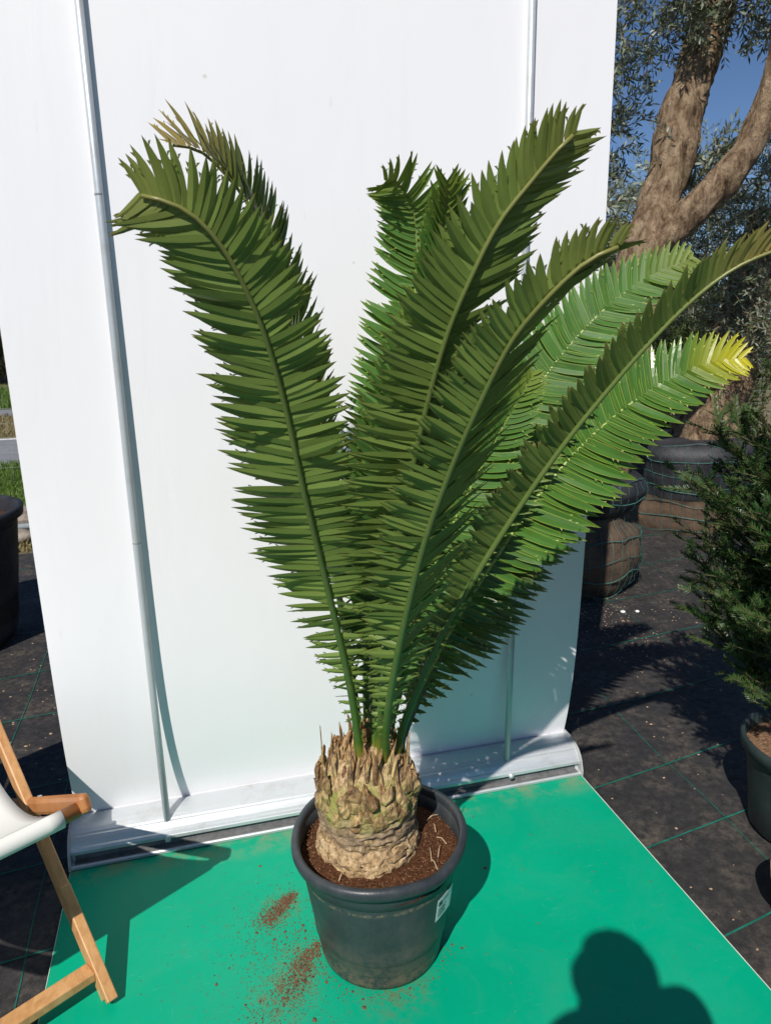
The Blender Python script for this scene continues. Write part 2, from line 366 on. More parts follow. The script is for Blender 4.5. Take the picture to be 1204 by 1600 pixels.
# ------------------------------------------------------------------ setting: ground
def sheet(x0, y0, x1, y1, z, nx=1, ny=1, fz=None):
    b = MB(); vs = []
    for j in range(ny+1):
        for i in range(nx+1):
            x = x0+(x1-x0)*i/nx; y = y0+(y1-y0)*j/ny; vs.append((x, y, z+(fz(x, y) if fz else 0)))
    b.add(vs, [(j*(nx+1)+i, j*(nx+1)+i+1, (j+1)*(nx+1)+i+1, (j+1)*(nx+1)+i) for j in range(ny) for i in range(nx)])
    return b
M_earth = mat_simple('dry_meadow_soil', (.12, .10, .05), (.20, .17, .09), 1.2, .95, .5, .04)
struct(sheet(-400, -60, 400, 700, -.045), 'ground', M_earth)
def matz(x, y): return .006*mnoise.noise(V((x*2.1, y*2.1, 0)))+.004*mnoise.noise(V((x*7, y*7, 3)))-.004
struct(sheet(-7, -2, 9, 5.75, -.018, 150, 80, matz), 'weed_mat', M_mat, smooth=True)
struct(sheet(1.4, 5.75, 9, 8.2, -.018, 80, 30, matz), 'weed_mat_strip', M_mat, smooth=True)
M_asph = mat_simple('asphalt', (.17, .175, .19), (.23, .235, .25), 4, .9, .3)
struct(sheet(-60, 9.9, 3, 12.6, -.036), 'road', M_asph)
M_line_w = mat_simple('road_paint', (.6, .6, .58), (.75, .75, .73), 9, .7, .1)
struct(sheet(-60, 12.35, 3, 12.5, -.032), 'road_marking', M_line_w)
struct(sheet(-60, 15.9, 3, 17.3, -.036), 'far_track', M_asph)
M_grassbase = mat_simple('grass_soil', (.05, .07, .015), (.10, .12, .03), 5, .95, .5, .03)
struct(sheet(-12, 6.35, -1.0, 9.88, -.038), 'verge', M_grassbase)
struct(sheet(-60, 17.3, -1.0, 24, -.037), 'meadow', M_grassbase)

# green marking threads of the weed mat (real woven lines, one object)
b = MB()
def thread(p, q, w_=.006):
    p = V((*p, 0)); q = V((*q, 0)); n = max(2, int((q-p).length/.12)); T = (q-p).normalized(); S = V((-T.y, T.x, 0))*w_/2
    for i in range(n):
        a = p.lerp(q, i/n); c_ = p.lerp(q, (i+1)/n); nS = S.normalized()
        a += nS*.016*mnoise.noise(a*1.7); c_ += nS*.016*mnoise.noise(c_*1.7)
        pa = V((a.x, a.y, -.018+matz(a.x, a.y)+.0035)); pc = V((c_.x, c_.y, -.018+matz(c_.x, c_.y)+.0035))
        b.poly([pa-S, pc-S, pc+S, pa+S])
for y0, sl in ((1.30, .20), (1.66, .175), (1.99, .155), (2.45, .13), (2.95, .12), (3.45, .12), (3.95, .1), (4.5, .1), (5.1, .1)):
    thread((1.18, y0+sl*.1), (6, y0+sl*4.9), .0055)
for x0 in (1.55, 2.15, 2.75, 3.4): thread((x0, .6), (x0+.25, 5.6), .0028)
for y0, sl in ((1.80, .13), (2.17, .15), (2.62, .15), (3.18, .16), (3.65, .16), (4.2, .12), (4.8, .1), (5.4, .08)): thread((-5, y0-sl*4.4), (-.46, y0), .0055)
for x0 in (-.55, -.80, -1.3): thread((x0+.02, .5), (x0-.05, 5.7), .003)
o = b.build('marking_thread', M_thread); o['kind'] = 'structure'

# debris lying on the weed mat
b = MB()
for i in range(900):
    t = rnd.random()
    if t < .5: x, y = 2.05+rnd.gauss(0, .22), 3.35+rnd.gauss(0, .28)
    elif t < .8: x, y = rnd.uniform(1.25, 3.2), rnd.uniform(1.2, 4.6)
    else: x, y = rnd.uniform(-1.3, -.5), rnd.uniform(2.3, 4.6)
    if -.5 < x < 1.29 and y < 2.3: continue
    s_ = rnd.uniform(.002, .0065)*(1.5 if rnd.random() < .1 else 1); an = rnd.uniform(0, 6.28); z = -.018+matz(x, y)+.001
    pts = [V((x+s_*rnd.uniform(.5, 1.3)*math.cos(an+q), y+s_*rnd.uniform(.5, 1)*math.sin(an+q), z)) for q in (0, 1.3, 2.6, 3.9, 5.1)]
    top = V((x, y, z+s_*.5))
    b.add(pts+[top], [(q, (q+1) % 5, 5) for q in range(5)])
M_deb = mat_simple('wood_crumbs', (.22, .13, .075), (.55, .38, .25), 60, .9, .3)
o = struct(b, 'wood_crumbs', M_deb, 'stuff')
for (x, y, s_) in ((2.28, 3.42, .016), (2.36, 3.40, .013), (1.75, 1.66, .012)):
    b = MB(); b.lathe([(.0001, .01), (s_*.6, .009), (s_, .004), (s_*.8, 0)], 10, (x, y)); 
    b.v = [(p[0], p[1]*1, p[2]-.018) for p in b.v]
    o = b.build('pebble', mat_simple('white_stone', (.7, .7, .68), (.85, .85, .82), 30, .7, .2), smooth=True)
    tag(o, {2.28: 'left one of two white pebbles on the ground cover below the near root ball',
            2.36: 'smaller right one of two white pebbles on the ground cover below the near root ball',
            1.75: 'small pale pebble on the ground cover between green board and right-hand pots'}[x], 'pebble', 'white pebbles on the ground cover')

# grass blades of the verge
def blades(x0, x1, y0, y1, n, h, name, mat):
    b = MB()
    for i in range(n):
        x, y = rnd.uniform(x0, x1), rnd.uniform(y0, y1); an = rnd.uniform(0, 6.28); hh = h*rnd.uniform(.4, 1.2); w_ = .009*rnd.uniform(.7, 1.5)
        S = V((math.cos(an), math.sin(an), 0))*w_; L = V((rnd.gauss(0, .4), rnd.gauss(0, .4), 1))*hh
        p = V((x, y, -.04)); b.poly([p-S, p+S, p+S*.6+L*.6, p+L*.6-S*.6]); b.poly([p+L*.6-S*.6, p+L*.6+S*.6, p+L+V((rnd.gauss(0, .02), rnd.gauss(0, .02), 0))])
    return struct(b, name, mat, 'stuff')
M_grass = mat_smallleaf('grass_blades', (.06, .13, .015), (.16, .22, .04), (.10, .17, .03), (.2, .35, .04), 3, .6, .25)
M_dry = mat_smallleaf('dry_grass_blades', (.22, .18, .07), (.32, .27, .12), (.25, .2, .1), (.3, .25, .1), 3, .8, .2)
blades(-4.2, -1.2, 6.6, 9.8, 16000, .11, 'grass', M_grass)
blades(-3.2, -1.1, 5.85, 7.0, 3500, .07, 'dry_grass', M_dry)
blades(-6.5, -2.2, 12.7, 15.8, 6000, .10, 'dry_grass', M_dry)
blades(-9, -2.6, 17.4, 23, 9000, .22, 'grass', M_grass)

# ------------------------------------------------------------------ green board
b = MB(); XL, XR, YB, YF = -.474, 1.257, 2.30, .42
XLF = XL-.012
b.add([(XL, YB, 0), (XL, YF, 0), (XR, YF, 0), (XR, YB, 0)], [(0, 1, 2, 3)])
board = thing('green_board', 'glossy emerald green board lying on the ground under the pot and banner stand', 'board', (0.4, 1.3, 0))
part(b, 'panel_top', M_board, board)
b = MB(); b.add([(XL, YB, -.0005), (XL, YF, -.0005), (XR, YF, -.0005), (XR, YB, -.0005), (XL, YB, -.012), (XL, YF, -.012), (XR, YF, -.012), (XR, YB, -.012)],
      [(0, 4, 5, 1), (1, 5, 6, 2), (2, 6, 7, 3), (3, 7, 4, 0)])
e = .0028
b.add([(XR, YB, .0006), (XR-e, YB, .0006), (XR-e, YF, .0006), (XR, YF, .0006)], [(0, 1, 2, 3)])
b.add([(XL, YB, .0006), (XL, YF, .0006), (XL+e*.5, YF, .0006), (XL+e*.5, YB, .0006)], [(0, 1, 2, 3)])
part(b, 'panel_edge', M_edge, board)

# spilled soil next to the pot
b = MB()
def crumb(x, y, s_, z=0.0):
    an = rnd.uniform(0, 6.28)
    pts = [V((x+s_*rnd.uniform(.6, 1.2)*math.cos(an+q), y+s_*rnd.uniform(.6, 1.2)*math.sin(an+q), z+.0004)) for q in (0, 1.5, 3.1, 4.6)]
    b.add(pts+[V((x, y, z+s_*rnd.uniform(.5, .9)))], [(q, (q+1) % 4, 4) for q in range(4)])
for i in range(8500):
    t = rnd.random()
    if t < .30: u = rnd.random(); g = .008+.016*u; x, y = .165-u*.085+rnd.gauss(0, g), 1.79-u*.085+rnd.gauss(0, g)
    elif t < .62: u = rnd.random(); g = .008+.022*u; x, y = .205-u*.10+.012*math.sin(u*14)+rnd.gauss(0, g), 1.60-u*.14+rnd.gauss(0, g)
    elif t < .72: u = rnd.random(); x, y = .07-u*.1+rnd.gauss(0, .03), 1.44-u*.12+rnd.gauss(0, .04)
    elif t < .76: an = rnd.uniform(3.3, 6.0); g = .160+abs(rnd.gauss(0, .022)); x, y = .373+g*math.cos(an), 1.563+g*math.sin(an)
    elif t < .96: x, y = .13+rnd.gauss(0, .07), 1.60+rnd.gauss(0, .13)
    else: x, y = rnd.uniform(-.3, 1.2), rnd.uniform(1.15, 2.05)
    if (x-.373)**2+(y-1.563)**2 < .162**2 or not (XL < x < XR): continue
    crumb(x, y, (abs(rnd.gauss(.0009, .0007))+.0003)*(2.6 if rnd.random() < .05 else 1))
M_sp = mat_simple('spilled_earth', (.05, .024, .012), (.21, .115, .06), 120, .95, .2)
struct(b, 'spilled_soil', M_sp, 'stuff')

# ------------------------------------------------------------------ banner stand
M_joint = mat_simple('joint_sleeve', (.20, .22, .22), (.30, .32, .32), 30, .5, .1)
M_groove = mat_simple('dark_groove_grey', (.11, .112, .115), (.20, .20, .20), 40, .8, .2)  # dark grey for the strip laid in the cassette groove
M_cap = mat_simple('end_cap_plastic', (.36, .37, .36), (.48, .48, .46), 20, .5, .1)
stand = thing('banner_stand', 'wide white banner stand with silver base and two slim poles behind the potted cycad', 'banner stand', (.39, 2.2, 0))
def bany(z): return 2.129+.081*math.exp(-(z-.1)/.28)+.004*math.sin(z*2.2)
b = MB(); nz, nx = 90, 24; zs = [.098+(2.95-.098)*(i/nz)**1.25 for i in range(nz+1)]
for side in (0, 1):
    vs = []
    for z in zs:
        for i in range(nx+1):
            x = -.462+(1.252+.462+.014*min(1, z/1.5))*i/nx
            vs.append((x, bany(z)+side*.0016+.0016*math.sin(x*4+z*1.3), z))
    fs = [(j*(nx+1)+i, j*(nx+1)+i+1, (j+1)*(nx+1)+i+1, (j+1)*(nx+1)+i) for j in range(nz) for i in range(nx)]
    if side: fs = [f[::-1] for f in fs]
    b.add(vs, fs)
nv = (nz+1)*(nx+1)
for j in range(nz):
    a = j*(nx+1); b.f.append((a, a+nx+1, a+nx+1+nv, a+nv)); a += nx; b.f.append((a, a+nv, a+nx+1+nv, a+nx+1))
part(b, 'banner_sheet', M_banner, stand, smooth=False)
# aluminium cassette
prof = [(2.070, .002), (2.068, .011), (2.072, .0145), (2.098, .015), (2.099, .039), (2.088, .0405), (2.084, .042), (2.084, .052), (2.086, .055), (2.0885, .060), (2.094, .062),
        (2.098, .069), (2.104, .077), (2.112, .084), (2.118, .0855), (2.122, .089), (2.135, .0955), (2.152, .1005), (2.172, .1035), (2.192, .1045), (2.198, .1035), (2.2, .099), (2.214, .099), (2.217, .104), (2.24, .100), (2.262, .088), (2.275, .066), (2.278, .03), (2.27, .002)]
b = MB(); xa, xb = XL+.004, XR-.004
vs = [(xa, y, z) for y, z in prof]+[(xb, y, z) for y, z in prof]; n = len(prof)
b.add(vs, [(i, i+1, n+i+1, n+i) for i in range(n-1)]+[(n-1, 0, n, 2*n-1)])
cas = part(b, 'cassette', M_alu, stand, recalc=True)
b = MB(); b.add([(xa+.01, 2.0745, .0162), (xb-.01, 2.0745, .0162), (xb-.01, 2.0975, .0165), (xa+.01, 2.0975, .0165), (xa+.01, 2.0975, .036), (xb-.01, 2.0975, .036)], [(0, 1, 2, 3), (3, 2, 5, 4)]); part(b, 'groove_strip', M_groove, stand)
for xs in ((XL-.003, XL+.0045), (XR-.0045, XR+.003)):
    b = MB(); q = [(2.067, .0015), (2.067, .02), (2.079, .056), (2.09, .072), (2.106, .088), (2.13, .099), (2.17, .107), (2.215, .107), (2.245, .102), (2.268, .088), (2.281, .065), (2.281, .0015)]
    vs = [(xs[0], y, z) for y, z in q]+[(xs[1], y, z) for y, z in q]; n = len(q)
    b.add(vs, [(i, (i+1) % n, n+(i+1) % n, n+i) for i in range(n)]+[tuple(range(n))[::-1], tuple(range(n, 2*n))])
    part(b, 'end_cap', M_cap, stand, recalc=True)
for px in (-.183, .983):
    b = MB(); pts = [(px, 2.122, .066), (px-.002, 2.119, .5), (px-.003, 2.112, 1.2), (px-.002, 2.113, 1.8), (px, 2.117, 2.95)]
    if px > 0: pts = [(px, 2.122, .066), (px+.004, 2.119, .5), (px+.010, 2.112, 1.2), (px+.012, 2.113, 1.8), (px+.014, 2.117, 2.95)]
    b.tube(pts, .0106, 20); po = part(b, 'support_pole', M_pole, stand, smooth=True)
    for z in (1.005, 1.93):
        b = MB()
        yy = 2.1132 if z > 1.1 else 2.114
        b.tube([(px+(.009 if px > 0 else -.0025), yy, z), (px+(.009 if px > 0 else -.0025), yy, z+.004)], .0111, 20)
        part(b, 'pole_joint', M_joint, po)
    b = MB(); b.tube([(px, 2.100, .046), (px, 2.074, .044)], [.009, .0085], 14); part(b, 'pole_knob', M_alu, stand, smooth=True)
b = MB(); b.tube([(-.47, 2.138, 2.96), (1.28, 2.138, 2.96)], .013, 14); part(b, 'top_rail', M_alu, stand, smooth=True)

# ------------------------------------------------------------------ deck chair
foot = V((-.308, 1.557, 0)); dB = V((-.51, .86, 0)).normalized(); wA = V((-.85, -.52, 0)).normalized(); Z = V((0, 0, 1))
chair = thing('deck_chair', 'folding deck chair with wooden frame and white woven sling left of the banner', 'deck chair', (-.308, 1.557, 0))
WID = .56
def legline(h): return foot+V((-.58*h, .98*h, h))
T = (legline(1)-legline(0)).normalized(); nrm = T.cross(wA).normalized()
for k, off in enumerate((0, WID)):
    b = MB(); s_ = wA*off
    b.beam(legline(.012)+s_, legline(.86)+s_, nrm, .026, .046)
    lg = part(b, 'leg', M_wood, chair, bevel=.004)
    b = MB(); o2 = wA*(off+(-.0)) - nrm*.0
    b.beam(legline(.004)+s_+nrm*.018, legline(.20)+s_+nrm*.018, nrm, .0265, .018); part(b, 'leg_runner', M_wood, chair, bevel=.003)
b = MB(); b.beam(legline(.06)+wA*.013, legline(.06)+wA*(WID-.013), Z, .045, .024); part(b, 'foot_crossbar', M_wood, chair, bevel=.003)
A0 = V((-.315, 1.583, .55)); rd = (dB*1+V((0, 0, -.52))).normalized()
for off in (.0, WID):
    s_ = wA*(off+.034)
    b = MB(); b.beam(A0+s_-wA*.034-rd*.022, A0+s_-wA*.034+rd*1.05, Z, .028, .046); part(b, 'seat_rail', M_wood2, chair, bevel=.012)
b = MB(); b.tube([A0+wA*.012+V((0, 0, -.010)), A0+wA*(WID-.012)+V((0, 0, -.010))], .017, 14); part(b, 'front_bar', M_wood2, chair, smooth=True)
b = MB(); tp = legline(.84);
for off in (-.030, WID-.012):
    c9 = legline(.36)+wA*off; b9 = MB(); b9.tube([c9-wA*.008, c9+wA*.002], [.008, .009], 10); part(b9, 'bolt', M_alu, chair, smooth=True)
b = MB(); b.tube([tp, tp+wA*WID], .014, 12); part(b, 'top_bar', M_wood, chair, smooth=True)
# sling canvas : rolls round the front bar, sags, rises to the top bar
c0 = A0+V((0, 0, -.012)); pl = []
for an in range(-150, 91, 20):
    a_ = R(an); pl.append(c0+(-dB*math.cos(a_)+Z*math.sin(a_))*.0205)
for i in range(1, 25):
    t = i/24; p = c0.lerp(tp, t)+Z*(.02*(1-t)); p -= Z*(.30*math.sin(math.pi*t)**1.0*(1-.25*t)); pl.append(p)
b = MB(); b.uv = []; vs = []; nw_ = 14; tot = 0; lens = [0]
for i in range(1, len(pl)): tot += (pl[i]-pl[i-1]).length; lens.append(tot)
for i, p in enumerate(pl):
    for j in range(nw_+1): vs.append(p+wA*(.050+(WID-.10)*j/nw_)); b.uv.append(((WID-.124)*j/nw_, lens[i]))
b.add(vs, [(i*(nw_+1)+j, i*(nw_+1)+j+1, (i+1)*(nw_+1)+j+1, (i+1)*(nw_+1)+j) for i in range(len(pl)-1) for j in range(nw_)])
sl = part(b, 'sling', M_canvas, chair, smooth=True)
so_ = sl.modifiers.new('thickness', 'SOLIDIFY'); so_.thickness = .0025; so_.offset = 0

# ------------------------------------------------------------------ potted cycad
PC = (.373, 1.563)
cyc = thing('potted_cycad', 'large cycad with long arching fronds in a black pot on the green board', 'potted plant', (PC[0], PC[1], 0))
def dent(r, z, an):
    # old pot: rim slightly out of round, kink at the front right
    k_ = max(0, (z-.2)/.12); d = .004*math.sin(2*an+.6)+.003*math.sin(3*an+2)
    dz = .004*math.sin(3*an+1.2)-.006*math.exp(-((an-5.15)/.22)**2)
    return r+d*k_, (z+dz*k_)*1.09
b = MB()
b.lathe([(.001, .003), (.150, .003), (.156, .006), (.160, .02), (.163, .055), (.167, .075), (.172, .080), (.174, .10), (.185, .18), (.193, .235), (.196, .252), (.203, .256), (.205, .275), (.208, .295), (.207, .305),
         (.204, .305), (.201, .27), (.19, .2), (.165, .05), (.15, .012), (.001, .012)], 96, PC, dent)
pot = part(b, 'pot', M_pot, cyc, smooth=True)
b = MB(); b.lathe([(.207, .290), (.214, .291), (.2215, .294), (.2245, .302), (.2245, .312), (.221, .3185), (.213, .3210), (.206, .319), (.2035, .314), (.2035, .30)], 96, PC, dent)
part(b, 'rim', M_pot, pot, smooth=True)
# sticker
def on_pot(an, z, off): 
    z /= 1.0; r = .174+(z-.10)*(.185-.174)/.08 if z < .18 else .185+(z-.18)*(.193-.185)/.055
    return V((PC[0]+(r+off)*math.cos(an), PC[1]+(r+off)*math.sin(an), z*1.09))
A_L = R(303.0); A_R = R(324.0); ZT, ZB = .222, .160
def lpatch(b, u0, u1, v0, v1, off, n=8):
    for i in range(n):
        ua, ub = u0+(u1-u0)*i/n, u0+(u1-u0)*(i+1)/n
        f = lambda u, v_: on_pot(A_L+(A_R-A_L)*u, ZB+(ZT-ZB)*v_, off+.0015+.010*max(0, u-.45)**1.5)
        b.poly([f(ua, v0), f(ub, v0), f(ub, v1), f(ua, v1)])
b = MB(); lpatch(b, 0, 1, 0, 1, .0012); lb = part(b, 'plant_label', M_lbl, pot)
sm = lb.modifiers.new('thickness', 'SOLIDIFY'); sm.thickness = .0004; sm.offset = -1
b = MB(); lpatch(b, .08, .30, .66, .86, .0018, 3); ink = b
for r_ in range(5): lpatch(b, .08, .62-.08*(r_ % 2), .50-r_*.085, .53-r_*.085, .0017, 4)
lpatch(b, .36, .86, .80, .83, .0017, 4); lpatch(b, .36, .74, .70, .725, .0017, 4)
part(b, 'label_print', M_ink, pot)
# soil
b = MB(); ng, na = 26, 72; vs = [(PC[0], PC[1], .30)]
for i in range(1, ng+1):
    for k in range(na):
        r = .2035*i/ng; an = 2*math.pi*k/na; x, y = PC[0]+r*math.cos(an), PC[1]+r*math.sin(an)
        vs.append((x, y, .300+.010*mnoise.noise(V((x*16, y*16, 0)))+.006*mnoise.noise(V((x*50, y*50, 5)))-.010*(i/ng)**6))
b.add(vs, [(0, 1+k, 1+(k+1) % na) for k in range(na)]+[(1+(i-1)*na+k, 1+i*na+k, 1+i*na+(k+1) % na, 1+(i-1)*na+(k+1) % na) for i in range(1, ng) for k in range(na)])
soil = part(b, 'soil', M_soil, cyc, smooth=True)
b = MB()
for i in range(1400):
    an = rnd.uniform(0, 6.28); r = rnd.uniform(.115, .198); x, y = PC[0]+r*math.cos(an), PC[1]+r*math.sin(an)
    s_ = rnd.uniform(.001, .0035); z = .300+.010*mnoise.noise(V((x*16, y*16, 0)))
    q = [V((x+s_*math.cos(an+a_), y+s_*math.sin(an+a_)*.8, z)) for a_ in (0, 2.1, 4.2)]; b.add(q+[V((x, y, z+s_*1.1))], [(0, 1, 3), (1, 2, 3), (2, 0, 3)])
o = part(b, 'soil_crumbs', mat_simple('bark_crumbs', (.08, .03, .015), (.30, .16, .08), 90, .95, .2), soil); 
M_straw = mat_simple('pale_straw', (.45, .32, .19), (.6, .45, .28), 60, .8, .1)
for (x, y, dx, dy, l_) in ((.495, 1.50, .2, .9, .05), (.515, 1.51, .4, .8, .045), (.50, 1.47, -.1, .9, .04), (.54, 1.60, .1, 1, .03), (.552, 1.55, -.5, .8, .035), (.53, 1.65, .9, .3, .04), (.47, 1.44, .9, .4, .05), (.26, 1.50, .6, .7, .03), (.50, 1.68, .5, .9, .04)):
    b = MB(); x -= .012; y -= .037; b.tube([(x, y, .304), (x+dx*l_*.5, y+dy*l_*.5, .313), (x+dx*l_, y+dy*l_, .307)], .0012, 5)
    part(b, 'straw', M_straw, soil)

# trunk: bulging body with leaf-scar relief
TX, TY = .352, 1.590
TP = [(.25, .112), (.28, .124), (.31, .129), (.335, .122), (.352, .110), (.37, .114), (.40, .119), (.43, .121), (.46, .120), (.49, .115), (.52, .105), (.545, .092), (.56, .08), (.565, .04), (.567, .002)]
def trr(z):
    for (z0, r0), (z1, r1) in zip(TP, TP[1:]):
        if z <= z1: return r0+(r1-r0)*max(0, (z-z0))/(z1-z0)
    return .002
b = MB(); seg = 220; nr = 150; vs = []
for i in range(nr+1):
    z = .25+(.567-.25)*i/nr; r = trr(z)
    for k in range(seg):
        an = 2*math.pi*k/seg; d = 0
        x, y = math.cos(an), math.sin(an)
        if z < .44:
            # compressed old scars : horizontal wrinkled ridges
            d += .0075*(1-abs(mnoise.noise(V((x*3.2, y*3.2, z*48))))*2.2)+.004*mnoise.noise(V((x*9, y*9, z*70)))
            d += .008*mnoise.noise(V((x*2.4, y*2.4, z*14)))
        else:
            d += .006*mnoise.noise(V((x*5, y*5, z*20)))
        d += .0018*mnoise.noise(V((x*30, y*30, z*220)))
        vs.append((TX+(r+d)*x, TY+(r+d)*y, z+.002*mnoise.noise(V((x*8, y*8, z*20)))))
b.add(vs, [(i*seg+k, i*seg+(k+1) % seg, (i+1)*seg+(k+1) % seg, (i+1)*seg+k) for i in range(nr) for k in range(seg)])
trunk = part(b, 'trunk', M_trunk, cyc, smooth=True)
def scale(b, an, z, wid, hgt, thick, lean, rad, point=.3, curl=0):
    """one leaf base: thick shield pointing up, standing off the trunk"""
    C = V((TX+rad*math.cos(an), TY+rad*math.sin(an), z)); O = V((math.cos(an), math.sin(an), 0)); S = V((-math.sin(an), math.cos(an), 0))
    U = (Z*math.cos(lean)+O*math.sin(lean)).normalized(); Nn = (O*math.cos(lean)-Z*math.sin(lean)).normalized()
    rows = [(0, .72, .30), (.18, 1.0, .9), (.42, .92, 1.0), (.66, .62, .75), (.86, .28, .5), (1, .05, .25)]; vs = []; at = []
    sk = rnd.uniform(-.2, .2); tw_ = rnd.uniform(-.35, .35)
    for (t, w_, th) in rows:
        c_ = C+U*hgt*t+S*(sk*hgt*t*t)+Nn*(curl*t*t)
        w_ = w_*wid/2*(1 if t < .5 else (1-point*(t-.5)*.6)); th_ = thick*th
        for q, (a_, h_) in enumerate(((-1, 0), (-.62, .75), (0, 1), (.62, .75), (1, 0))):
            vs.append(c_+S*w_*a_+Nn*(th_*h_+tw_*a_*thick*.9+rnd.gauss(0, thick*.20)-thick*.2)+U*rnd.gauss(0, hgt*.035)); at.append(t)
    fs = [(i*5+j, i*5+j+1, (i+1)*5+j+1, (i+1)*5+j) for i in range(5) for j in range(4)]
    fs += [(i*5+4, i*5, (i+1)*5, (i+1)*5+4) for i in range(5)]
    b.add(vs, fs, at)
GA = math.pi*(3-math.sqrt(5))
M_br = mat_bract('olive_leaf_base', (.27, .27, .08), (.34, .20, .10)); M_br2 = mat_bract('dry_cataphyll', (.60, .47, .22), (.44, .26, .12)); M_br3 = mat_bract('grey_leaf_scar', (.36, .29, .19), (.20, .15, .10))
b = MB(); b2 = MB(); b3 = MB(); b4 = MB()
for i in range(44):        # flattened grey scars low on the trunk
    z = .29+.13*i/44; an = i*GA; scale(b3, an+rnd.gauss(0, .3), z, rnd.uniform(.03, .075), rnd.uniform(.014, .030), rnd.uniform(.008, .013), rnd.uniform(-.1, .25), trr(z)-.003, .6)
for i in range(54):        # thick olive / tan shields
    z = .405+.085*i/54; an = i*GA+.5; scale(b, an+rnd.gauss(0, .08), z, rnd.uniform(.034, .062), rnd.uniform(.045, .078), rnd.uniform(.010, .018), rnd.uniform(-.06, .20), trr(z)-.003, rnd.uniform(0, .6))
    if False:
        O = V((math.cos(an), math.sin(an), 0)); C = V((TX, TY, z+.026))+O*(trr(z)+.017); b4.tube([C, C+O*.007+Z*.003], [.012*rnd.uniform(.7, 1.2), .008], 7)
for i in range(96):        # upright pointed bracts round the crown
    z = .462+.065*(i/96); an = i*GA+1.1; scale(b2, an+rnd.gauss(0, .1), z, rnd.uniform(.016, .036), rnd.uniform(.050, .100), rnd.uniform(.005, .010), rnd.uniform(-.20, .06)-.28*(i/96), trr(min(z, .53))-.003-.03*(i/96), .6)
for i in range(70):        # inner thin fibrous bracts
    z = .50+.045*rnd.random(); an = rnd.uniform(0, 6.28); scale(b2, an, z, rnd.uniform(.010, .022), rnd.uniform(.05, .11), .004, rnd.uniform(-.25, .12), rnd.uniform(.035, .105), .9)
for (an, r_) in ((2.9, .108), (3.3, .11), (4.1, .105), (5.7, .108), (4.7, .10)):
    scale(b2, an, .52, .014, .105, .004, .05, r_, .9)
part(b3, 'leaf_scar', M_br3, trunk, attr=True, smooth=True)['kind'] = 'stuff'
part(b, 'leaf_base', M_br, trunk, attr=True)['kind'] = 'stuff'
part(b2, 'bract', M_br2, trunk, attr=True)['kind'] = 'stuff'

# fronds --------------------------------------------------------------
def catmull(P, n):
    P = [V(p) for p in P]; P = [P[0]*2-P[1]]+P+[P[-1]*2-P[-2]]; out = []
    for i in range(1, len(P)-2):
        for k in range(12):
            t = k/12; a, b_, c, d = P[i-1:i+3]
            out.append(.5*((2*b_)+(c-a)*t+(2*a-5*b_+4*c-d)*t*t+(3*b_-a-3*c+d)*t**3))
    out.append(P[-2]); L = [0]
    for i in range(1, len(out)): L.append(L[-1]+(out[i]-out[i-1]).length)
    res = []; j = 0
    for i in range(n+1):
        s_ = L[-1]*i/n
        while j < len(L)-2 and L[j+1] < s_: j += 1
        f = (s_-L[j])/max(1e-9, L[j+1]-L[j]); res.append(out[j].lerp(out[j+1], min(1, max(0, f))))
    return res, L[-1]
def leaflet(b, P, D, Wd, Nn, L, wid, bend, tt, teeth=True):
    """lance-shaped leathery leaflet, spine tip and small marginal teeth"""
    st = ((0, .80), (.08, .96), (.25, 1.0), (.45, .95), (.64, .78), (.80, .52), (.92, .24), (1, .01))
    i0 = len(b.v); n = len(st); fold = rnd.uniform(.08, .2)*wid; droop = rnd.uniform(-.03, .05)*L
    for (t, w_) in st:
        c = P+D*(L*t)+Wd*(bend*t*t*L)+Nn*(-droop*t*t); hw = wid/2*w_
        b.v += [tuple(c-Wd*hw+Nn*fold*w_), tuple(c), tuple(c+Wd*hw+Nn*fold*w_)]
        b.uv += [(0.0, t), (.5, t), (1.0, t)]; b.at += [tt]*3
    for i in range(n-1):
        for j in (0, 1): q = i0+i*3+j; b.f.append((q, q+1, q+4, q+3))
    if teeth:
        for k in range(rnd.randint(1, 3)):
            t = rnd.uniform(.45, .9); sd_ = rnd.choice((-1, 1)); w_ = 1.0-(max(0, t-.5)/.5)**1.6
            c = P+D*(L*t)+Wd*(bend*t*t*L)+Nn*(-droop*t*t+fold*w_)+Wd*sd_*(wid/2*w_*.93); i1 = len(b.v)
            b.v += [tuple(c-D*.0035), tuple(c+D*.0035), tuple(c+D*.005+Wd*sd_*.0045)]; b.uv += [(0, t)]*3; b.at += [tt]*3
            b.f.append((i1, i1+1, i1+2) if sd_ > 0 else (i1+1, i1, i1+2))
